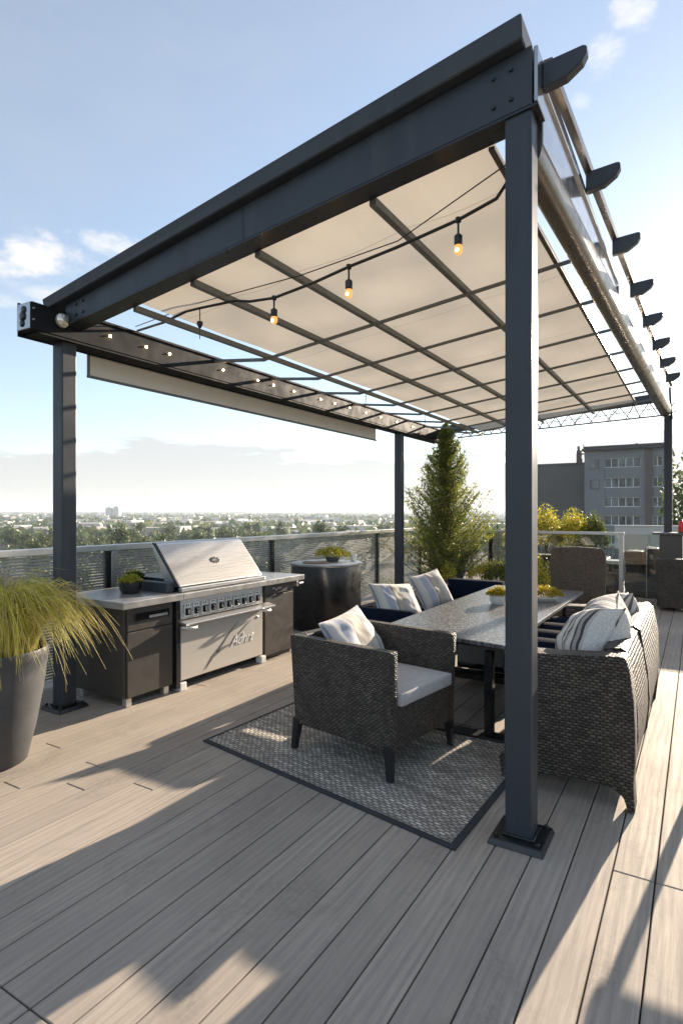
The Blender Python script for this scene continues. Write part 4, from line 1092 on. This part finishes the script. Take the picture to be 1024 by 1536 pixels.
# ------------------------------------------------------------------ armchair
def armchair():
    rz = R(-8.5); c = Vector((-1.745, 3.265, .017))
    t = thing('armchair', c, rz, 'dark wicker armchair with grey seat standing on the rug', 'armchair')
    def panel(name, pts4_bot, pts4_top):
        m = MB(); m.hexa(pts4_bot, pts4_top); m.bevel(.012, 3); return m.build(name, 'wicker', t, world=False, smooth=40)
    def slab(name, x0, x1, y0, y1, z0, z1, f=.02):
        return panel(name, [(x0 + f, y0 + f, z0), (x1 - f, y0 + f, z0), (x1 - f, y1 - f, z0), (x0 + f, y1 - f, z0)], [(x0, y0, z1), (x1, y0, z1), (x1, y1, z1), (x0, y1, z1)])
    def sl(name, a, b):   # a: bottom (x0,x1,y0,y1,z), b: top
        return panel(name, [(a[0], a[2], a[4]), (a[1], a[2], a[4]), (a[1], a[3], a[4]), (a[0], a[3], a[4])], [(b[0], b[2], b[4]), (b[1], b[2], b[4]), (b[1], b[3], b[4]), (b[0], b[3], b[4])])
    sl('arm', (-.36, .375, -.345, -.285, .16), (-.385, .385, -.365, -.295, .715))
    sl('arm', (-.36, .375, .285, .345, .16), (-.385, .385, .295, .365, .715))
    sl('backrest', (-.36, -.30, -.284, .284, .16), (-.385, -.31, -.294, .294, .715))
    sl('seat_base', (-.299, .372, -.284, .284, .16), (-.305, .376, -.286, .286, .40))
    for sx, sy in ((-1, -1), (1, -1), (1, 1), (-1, 1)):
        m = MB(); x, y = sx * .345, sy * .325; ox, oy = sx * .36 + (0 if sx > 0 else -.012), sy * .335
        m.hexa([(ox - .018, oy - .018, 0), (ox + .018, oy - .018, 0), (ox + .018, oy + .018, 0), (ox - .018, oy + .018, 0)], [(x - .028, y - .024, .20), (x + .028, y - .024, .20), (x + .028, y + .024, .20), (x - .028, y + .024, .20)])
        m.bevel(.004, 1); m.build('leg', 'black_metal', t, world=False)
    m = MB(); cushion(m, -.295, .40, -.28, .28, .402, .475, .022); m.bevel(.012, 2, 50); m.build('seat_cushion', 'grey_fabric', t, world=False, smooth=50)
    d = Vector((math.cos(rz), math.sin(rz), 0))
    pillow(c + d * (-.15) + Vector((.0, .0, .635)), (.58, .42), .18, rotm(rz + .22, R(32), .06), 'stripe_pale', 'striped pillow leaning in the wicker armchair', 5)
armchair()

# ------------------------------------------------------------------ table
def table():
    x0, x1, y0, y1, zt = -1.985, -1.03, 3.74, 6.62, .66
    t = thing('dining_table', ((x0 + x1) / 2, (y0 + y1) / 2, 0), 0, 'long dining table with dark pebbled stone top between the sofas', 'table')
    m = MB(); m.hexa([(x0, y0 + .10, zt - .028), (x1, y0 - .07, zt - .028), (x1, y1, zt - .028), (x0, y1 + .05, zt - .028)], [(x0, y0 + .10, zt), (x1, y0 - .07, zt), (x1, y1, zt), (x0, y1 + .05, zt)]); m.bevel(.006, 2); m.build('tabletop', 'granite', t)
    m = MB(); m.box(x0 + .06, x1 - .06, y0 + .14, y1 - .1, zt - .075, zt - .029); m.build('apron', 'black_metal', t)
    for (x, y) in ((-1.17, 3.80), (-1.15, 4.9), (-1.85, 3.95), (-1.85, 6.3), (-1.15, 6.3)):
        m = MB(); m.box(x - .028, x + .028, y - .028, y + .028, .03, zt - .076).bevel(.004, 1); m.build('leg', 'black_gloss', t)
    for y in (3.80, 6.3):
        m = MB(); m.box(-1.90, -.95, y - .06, y + .06, .0, .029).bevel(.004, 1); m.build('foot_rail', 'black_metal', t)
    m = MB(); m.box(-1.87, -1.13, 4.72, 4.84, .10, .16).bevel(.01, 1); m.build('stretcher', 'black_gloss', t)
    m = MB(); m.box(-1.80, -1.28, 4.9, 6.0, .14, zt - .076).bevel(.02, 2); m.build('pedestal', 'black_gloss', t)
    m = MB(); m.box(-1.78, -1.30, 4.86, 4.899, .20, .46).bevel(.008, 1); m.build('pedestal_panel', 'slat', t)
table()
bowl('flower_bowl', (-1.55, 5.30, .661), .082, .085, 'pot_light', 'white ribbed bowl of yellow flowers on the table', 'flower', 260, .011, .09, seed=7, rp=.105)
def trough():
    c = (-1.25, 5.75, .661); t = thing('flower_bowl', c, 0, 'low grey dish of yellow flowers on the table right of post', 'plant pot')
    m = MB(); m.lathe([(.10, 0), (.13, .03), (.125, .045), (.11, .04)], c, 26); m.build('bowl', 'pot_light', t, smooth=40)
    m = MB(); sprig_blob(m, (c[0], c[1], c[2] + .03), (.18, .17, .105), 420, .0125, random.Random(9)); m.build('foliage', 'flower', t, fix=False, uvs=False)
trough()

# ------------------------------------------------------------------ right sofa (its outer back faces the walkway)
def right_sofa():
    t = thing('wicker_sofa', (-.62, 4.3, 0), 0, 'grey wicker sofa right of the table with black channelled seat', 'sofa')
    # near arm: slab with curved outer edge running into a splayed foot
    prof = [(-.91, .10), (-.91, .735), (-.62, .750), (-.33, .775), (-.305, .77), (-.285, .70), (-.268, .55), (-.262, .40), (-.262, .26), (-.27, .15), (-.268, .10), (-.262, .0), (-.292, .0), (-.315, .07), (-.36, .105), (-.5, .115), (-.75, .10)]
    m = MB(); m.prism(prof, 'y', 3.22, 3.36); m.bevel(.010, 2); m.build('arm', 'wicker_sofa', t, smooth=40)
    pf = [(-.96, .12), (-.96, .70), (-.62, .715), (-.33, .74), (-.305, .735), (-.27, .55), (-.262, .30), (-.27, .12)]
    m = MB(); m.prism(pf, 'y', 5.26, 5.40); m.bevel(.010, 2); m.build('arm', 'wicker_sofa', t, smooth=40)
    # backrest, two modules with a dark seam between
    for a, b in ((3.362, 4.02), (4.055, 5.258)):
        m = MB(); NB = 14; prev = None
        for i in range(NB + 1):
            y = a + (b - a) * i / NB; g = (y - 3.36) / 1.9; bul = .006 * math.sin(math.pi * g)
            sec = [(-.46, .12), (-.45, .74), (-.43, .775), (-.34, .79), (-.312, .775), (-.285 + bul * .5, .66), (-.262 + bul, .48), (-.258 + bul, .34), (-.27 + bul * .6, .2), (-.30, .10), (-.40, .09)]
            cur = [m.bm.verts.new((x, y, z - .008 * g * (z > .5))) for x, z in sec]
            if prev:
                for k_ in range(len(sec)): m.bm.faces.new([prev[k_], prev[(k_ + 1) % len(sec)], cur[(k_ + 1) % len(sec)], cur[k_]])
            else: m.bm.faces.new(cur[::-1])
            prev = cur
        m.bm.faces.new(prev); m.build('backrest', 'wicker_back', t, smooth=50)
    m = MB(); m.prism([(-.45, .12), (-.45, .765), (-.33, .796), (-.298, .778), (-.256, .52), (-.246, .36), (-.26, .18), (-.30, .085)], 'y', 4.021, 4.054); m.build('seam', 'black_metal', t)
    m = MB(); m.box(-.91, -.462, 3.42, 5.258, .12, .40).bevel(.008, 1); m.build('seat_base', 'wicker_sofa', t)
    m = MB(); m.box(-1.04, -.466, 3.72, 5.25, .405, .585).bevel(.01, 1); m.build('seat_pad', 'navy', t)
    y = 3.70
    while y < 5.0:
        m = MB(); wd = .31; N_ = 18
        r0 = []
        for x, q in ((-1.07, .55), (-1.05, .92), (-1.01, 1.), (-.52, 1.), (-.485, .9), (-.464, .5)):
            r0.append([m.bm.verts.new((x, y + wd / 2 + q * wd * .5 * math.copysign(abs(math.cos(s_)) ** .8, math.cos(s_)), .525 + q * .10 * math.copysign(abs(math.sin(s_)) ** .8, math.sin(s_)))) for s_ in [k_ * 2 * math.pi / N_ for k_ in range(N_)]])
        for A, B in zip(r0, r0[1:]):
            for i in range(N_): m.bm.faces.new([A[i], A[(i + 1) % N_], B[(i + 1) % N_], B[i]])
        m.bm.faces.new(r0[0][::-1]); m.bm.faces.new(r0[-1]); m.build('seat_cushion', 'navy', t, smooth=True)
        y += wd + .004
    for x, yy in ((-.92, 3.29), (-.92, 5.33), (-.30, 5.33)):
        m = MB(); m.hexa([(x - .015, yy - .015, 0), (x + .015, yy - .015, 0), (x + .015, yy + .015, 0), (x - .015, yy + .015, 0)], [(x - .03, yy - .03, .13), (x + .03, yy - .03, .13), (x + .03, yy + .03, .13), (x - .03, yy + .03, .13)]); m.build('leg', 'wicker_sofa', t)
right_sofa()
G2 = None
pillow((-.53, 3.74, .72), (.44, .42), .36, rotm(R(200), R(32), .35), 'stripe_bold', 'boldly striped pillow nearest the near arm of the right sofa', 21)
pillow((-.54, 4.22, .72), (.44, .42), .34, rotm(R(192), R(28), -.22), 'stripe_bold', 'striped pillow in the middle of the three on the right sofa', 22)
pillow((-.52, 4.80, .70), (.46, .44), .24, rotm(R(186), R(26), .12), 'stripe_bold', 'striped pillow farthest along the right sofa', 23)

# ------------------------------------------------------------------ left sofa, dark upholstery
def left_sofa():
    t = thing('sofa', (-2.42, 5.7, 0), 0, 'dark navy sofa on the kitchen side of the table', 'sofa')
    m = MB(); m.box(-2.74, -2.10, 4.66, 6.86, .10, .38).bevel(.02, 2); m.build('base', 'navy', t, smooth=40)
    m = MB(); m.box(-2.76, -2.62, 4.78, 6.95, .381, .61).bevel(.04, 3); m.build('backrest', 'navy', t, smooth=40)
    m = MB()
    r0 = []
    for x, q in ((-2.70, .5), (-2.685, .85), (-2.64, 1.), (-2.10, 1.), (-2.05, .85), (-2.03, .5)): r0.append([m.bm.verts.new((x, 4.62 + q * .11 * math.cos(s_), .545 + q * .10 * math.sin(s_))) for s_ in [k_ * math.pi / 8 for k_ in range(16)]])
    for A, B in zip(r0, r0[1:]):
        for i in range(16): m.bm.faces.new([A[i], A[(i + 1) % 16], B[(i + 1) % 16], B[i]])
    m.bm.faces.new(r0[0][::-1]); m.bm.faces.new(r0[-1]); m.build('arm', 'navy', t, smooth=True)
    m = MB(); m.box(-2.615, -1.95, 6.80, 6.95, .381, .68).bevel(.02, 2); m.build('arm', 'navy', t, smooth=40)
    for a, b in ((4.75, 5.75), (5.77, 6.79)):
        m = MB(); cushion(m, -2.61, -2.08, a, b, .382, .46, .02); m.bevel(.015, 2, 50); m.build('seat_cushion', 'navy', t, smooth=50)
    for x in (-2.75, -2.15):
        for y in (4.72, 6.8):
            m = MB(); m.box(x - .02, x + .02, y - .02, y + .02, 0, .099); m.build('leg', 'black_metal', t)
left_sofa()
pillow((-2.50, 5.14, .635), (.60, .38), .16, rotm(R(-14), R(34), -.10), 'stripe_pale', 'wide striped pillow at the near end of the navy sofa', 24)
pillow((-2.48, 5.98, .645), (.50, .42), .16, rotm(R(-20), R(30), .14), 'stripe_pale', 'striped pillow tipped against the far part of navy sofa', 25)

# ------------------------------------------------------------------ high-backed chair at the table's far end
def end_chair():
    c = (-1.21, 7.15, 0)
    t = thing('wicker_chair', c, 0, 'brown wicker high backed chair at the far end of the table', 'chair')
    m = MB(); out = [(-.26, .30), (-.30, .55), (-.315, .85), (-.30, 1.04), (-.27, 1.075), (0, 1.09), (.27, 1.075), (.30, 1.04), (.315, .85), (.30, .55), (.26, .30)]
    m.prism([(c[0] + x, z) for x, z in out], 'y', 7.36, 7.42); m.bevel(.018, 3); m.build('backrest', 'wicker_brown', t, smooth=40)
    m = MB(); m.box(c[0] - .28, c[0] + .28, 6.86, 7.358, .30, .44).bevel(.015, 2); m.build('seat', 'wicker_brown', t, smooth=40)
    for x in (-.25, .25):
        for y in (6.90, 7.39):
            m = MB(); m.hexa([(c[0] + x - .015, y - .015, 0), (c[0] + x + .015, y - .015, 0), (c[0] + x + .015, y + .015, 0), (c[0] + x - .015, y + .015, 0)], [(c[0] + x - .022, y - .022, .299), (c[0] + x + .022, y - .022, .299), (c[0] + x + .022, y + .022, .299), (c[0] + x - .022, y + .022, .299)]); m.build('leg', 'black_metal', t)
end_chair()

# ------------------------------------------------------------------ far right corner
def far_corner():
    t = thing('lounge_chair', (-.1, 10.4, 0), 0, 'black wicker lounge chair at the right edge by the rear post', 'lounge chair')
    m = MB(); m.hexa([(-.50, 10.06, .05), (.45, 10.06, .05), (.45, 10.18, .05), (-.50, 10.18, .05)], [(-.545, 10.0, .80), (.48, 10.0, .80), (.48, 10.14, .80), (-.545, 10.14, .80)]); m.bevel(.03, 3); m.build('backrest', 'wicker', t, smooth=40)
    for x0, x1 in ((-.53, -.42), (.36, .47)):
        m = MB(); m.box(x0, x1, 10.185, 10.62, .05, .62).bevel(.02, 2); m.build('arm', 'wicker', t, smooth=40)
    m = MB(); m.box(-.418, .358, 10.185, 10.62, .05, .36).bevel(.01, 1); m.build('seat_base', 'wicker', t)
    m = MB(); cushion(m, -.41, .35, 10.19, 10.60, .362, .46, .02); m.build('seat_cushion', 'grey_fabric', t, smooth=50)
    t = thing('bar_table', (-.1, 10.85, 0), 0, 'high dark bar table behind the black lounge chair', 'table')
    m = MB(); m.box(-.62, .55, 10.66, 11.0, 1.135, 1.17).bevel(.005, 1); m.build('tabletop', 'granite', t)
    m = MB(); m.box(-.52, -.20, 10.70, 10.97, 0, 1.134).bevel(.01, 1); m.build('pedestal', 'cabinet', t)
    m = MB(); m.box(-.06, .50, 10.80, 10.97, 0, 1.134).bevel(.01, 1); m.build('pedestal', 'black_metal', t)
    m = MB(); m.box(-.195, -.18, 10.70, 10.72, 0, 1.13); m.build('trim', 'alu', t)
    o = MB(); c = (-.215, 10.78, 1.171); o.lathe([(.040, 0), (.045, .01), (.045, .15), (.036, .175), (.02, .185)], c, 24)
    t = thing('lantern', c, 0, 'red cylindrical glass lantern on the bar table', 'lantern'); o.build('glass', 'red', t, smooth=45)
    o = MB(); o.lathe([(.046, -.0005), (.048, .002), (.048, .012), (.046, .013)], c, 24); o.lathe([(.022, .184), (.022, .20), (.010, .205)], c, 16); o.build('collar', 'black_metal', t)
    t = thing('covered_stack', (-.95, 11.9, 0), 0, 'stack of furniture under a crinkled black cover behind the glass', 'covered furniture')
    rnd = random.Random(17)
    for nm, (x0, x1, y0, y1, z1, gx) in {'cover': (-1.1, -.80, 11.5, 12.1, .80, 0), 'side_cover': (-.79, -.42, 11.45, 12.2, .86, 1)}.items():
        m = MB(); m.box(x0, x1, y0, y1, .0, z1); bmesh.ops.subdivide_edges(m.bm, edges=m.bm.edges[:], cuts=14, use_grid_fill=True)
        for v in m.bm.verts:
            q = mnoise.noise_vector(Vector((v.co.x * 4, v.co.y * 4, v.co.z * 9 + gx * 5))) * .035
            v.co += Vector((q.x, q.y, q.z * (.3 if v.co.z > .05 else 0)))
        m.build('cover', 'cover', t, smooth=True)
    t = thing('bench', (-1.6, 11.75, 0), 0, 'low dark storage bench behind the glass railing', 'bench')
    m = MB(); m.box(-1.95, -1.2, 11.55, 11.9, .08, .55).bevel(.01, 1); m.build('box', 'black_metal', t)
    m = MB(); m.box(-1.97, -1.18, 11.53, 11.92, .551, .62).bevel(.01, 1); m.build('lid', 'alu', t)
    m = MB(); m.box(-1.9, -1.25, 11.6, 11.86, 0, .079); m.build('plinth', 'rubber', t)
    t = thing('bench', (-1.35, 13.0, 0), 0, 'pale low wall beyond the dark storage bench', 'low wall'); t.name = 'low_wall'
    m = MB(); m.box(-1.5, .9, 12.9, 13.1, 0, .93).bevel(.01, 1); m.build('wall', 'lane', t)
    m = MB(); m.box(-1.53, .93, 12.87, 13.13, .931, .97); m.build('coping', 'alu', t)
far_corner()
def added_shadow_table():  # added out of view, only to drop a shadow band on the right-hand boards
    t = thing('added_shadow_table', (.36, 3.97, 0), 0, 'unseen low table added off frame to throw a shadow on the walkway past the sofa', 'side table')
    m = MB(); m.box(0, .75, 3.85, 4.10, .56, .60).bevel(.008, 2); m.build('tabletop', 'granite', t)
    for x in (.03, .70):
        for y in (3.88, 4.07):
            m = MB(); m.box(x - .012, x + .012, y - .012, y + .012, 0, .559); m.build('leg', 'black_metal', t)
added_shadow_table()

# ------------------------------------------------------------------ air
def haze():
    m = MB(); m.box(-5000, 5000, -5000, 5000, GZ - 8, 60)
    k_ = NT('haze_air'); k_.n.remove(k_.b)
    v = k_.new('ShaderNodeVolumePrincipled'); v.inputs['Density'].default_value = .00016; v.inputs['Color'].default_value = (.78, .88, 1., 1); v.inputs['Anisotropy'].default_value = .2
    k_.link(v.outputs[0], k_.out.inputs['Volume'])
    M['haze'] = k_.m
    o = m.build('haze', 'haze', uvs=False); tag(o, 'pale blue haze in the air over the far city', None, None, 'stuff')
haze()
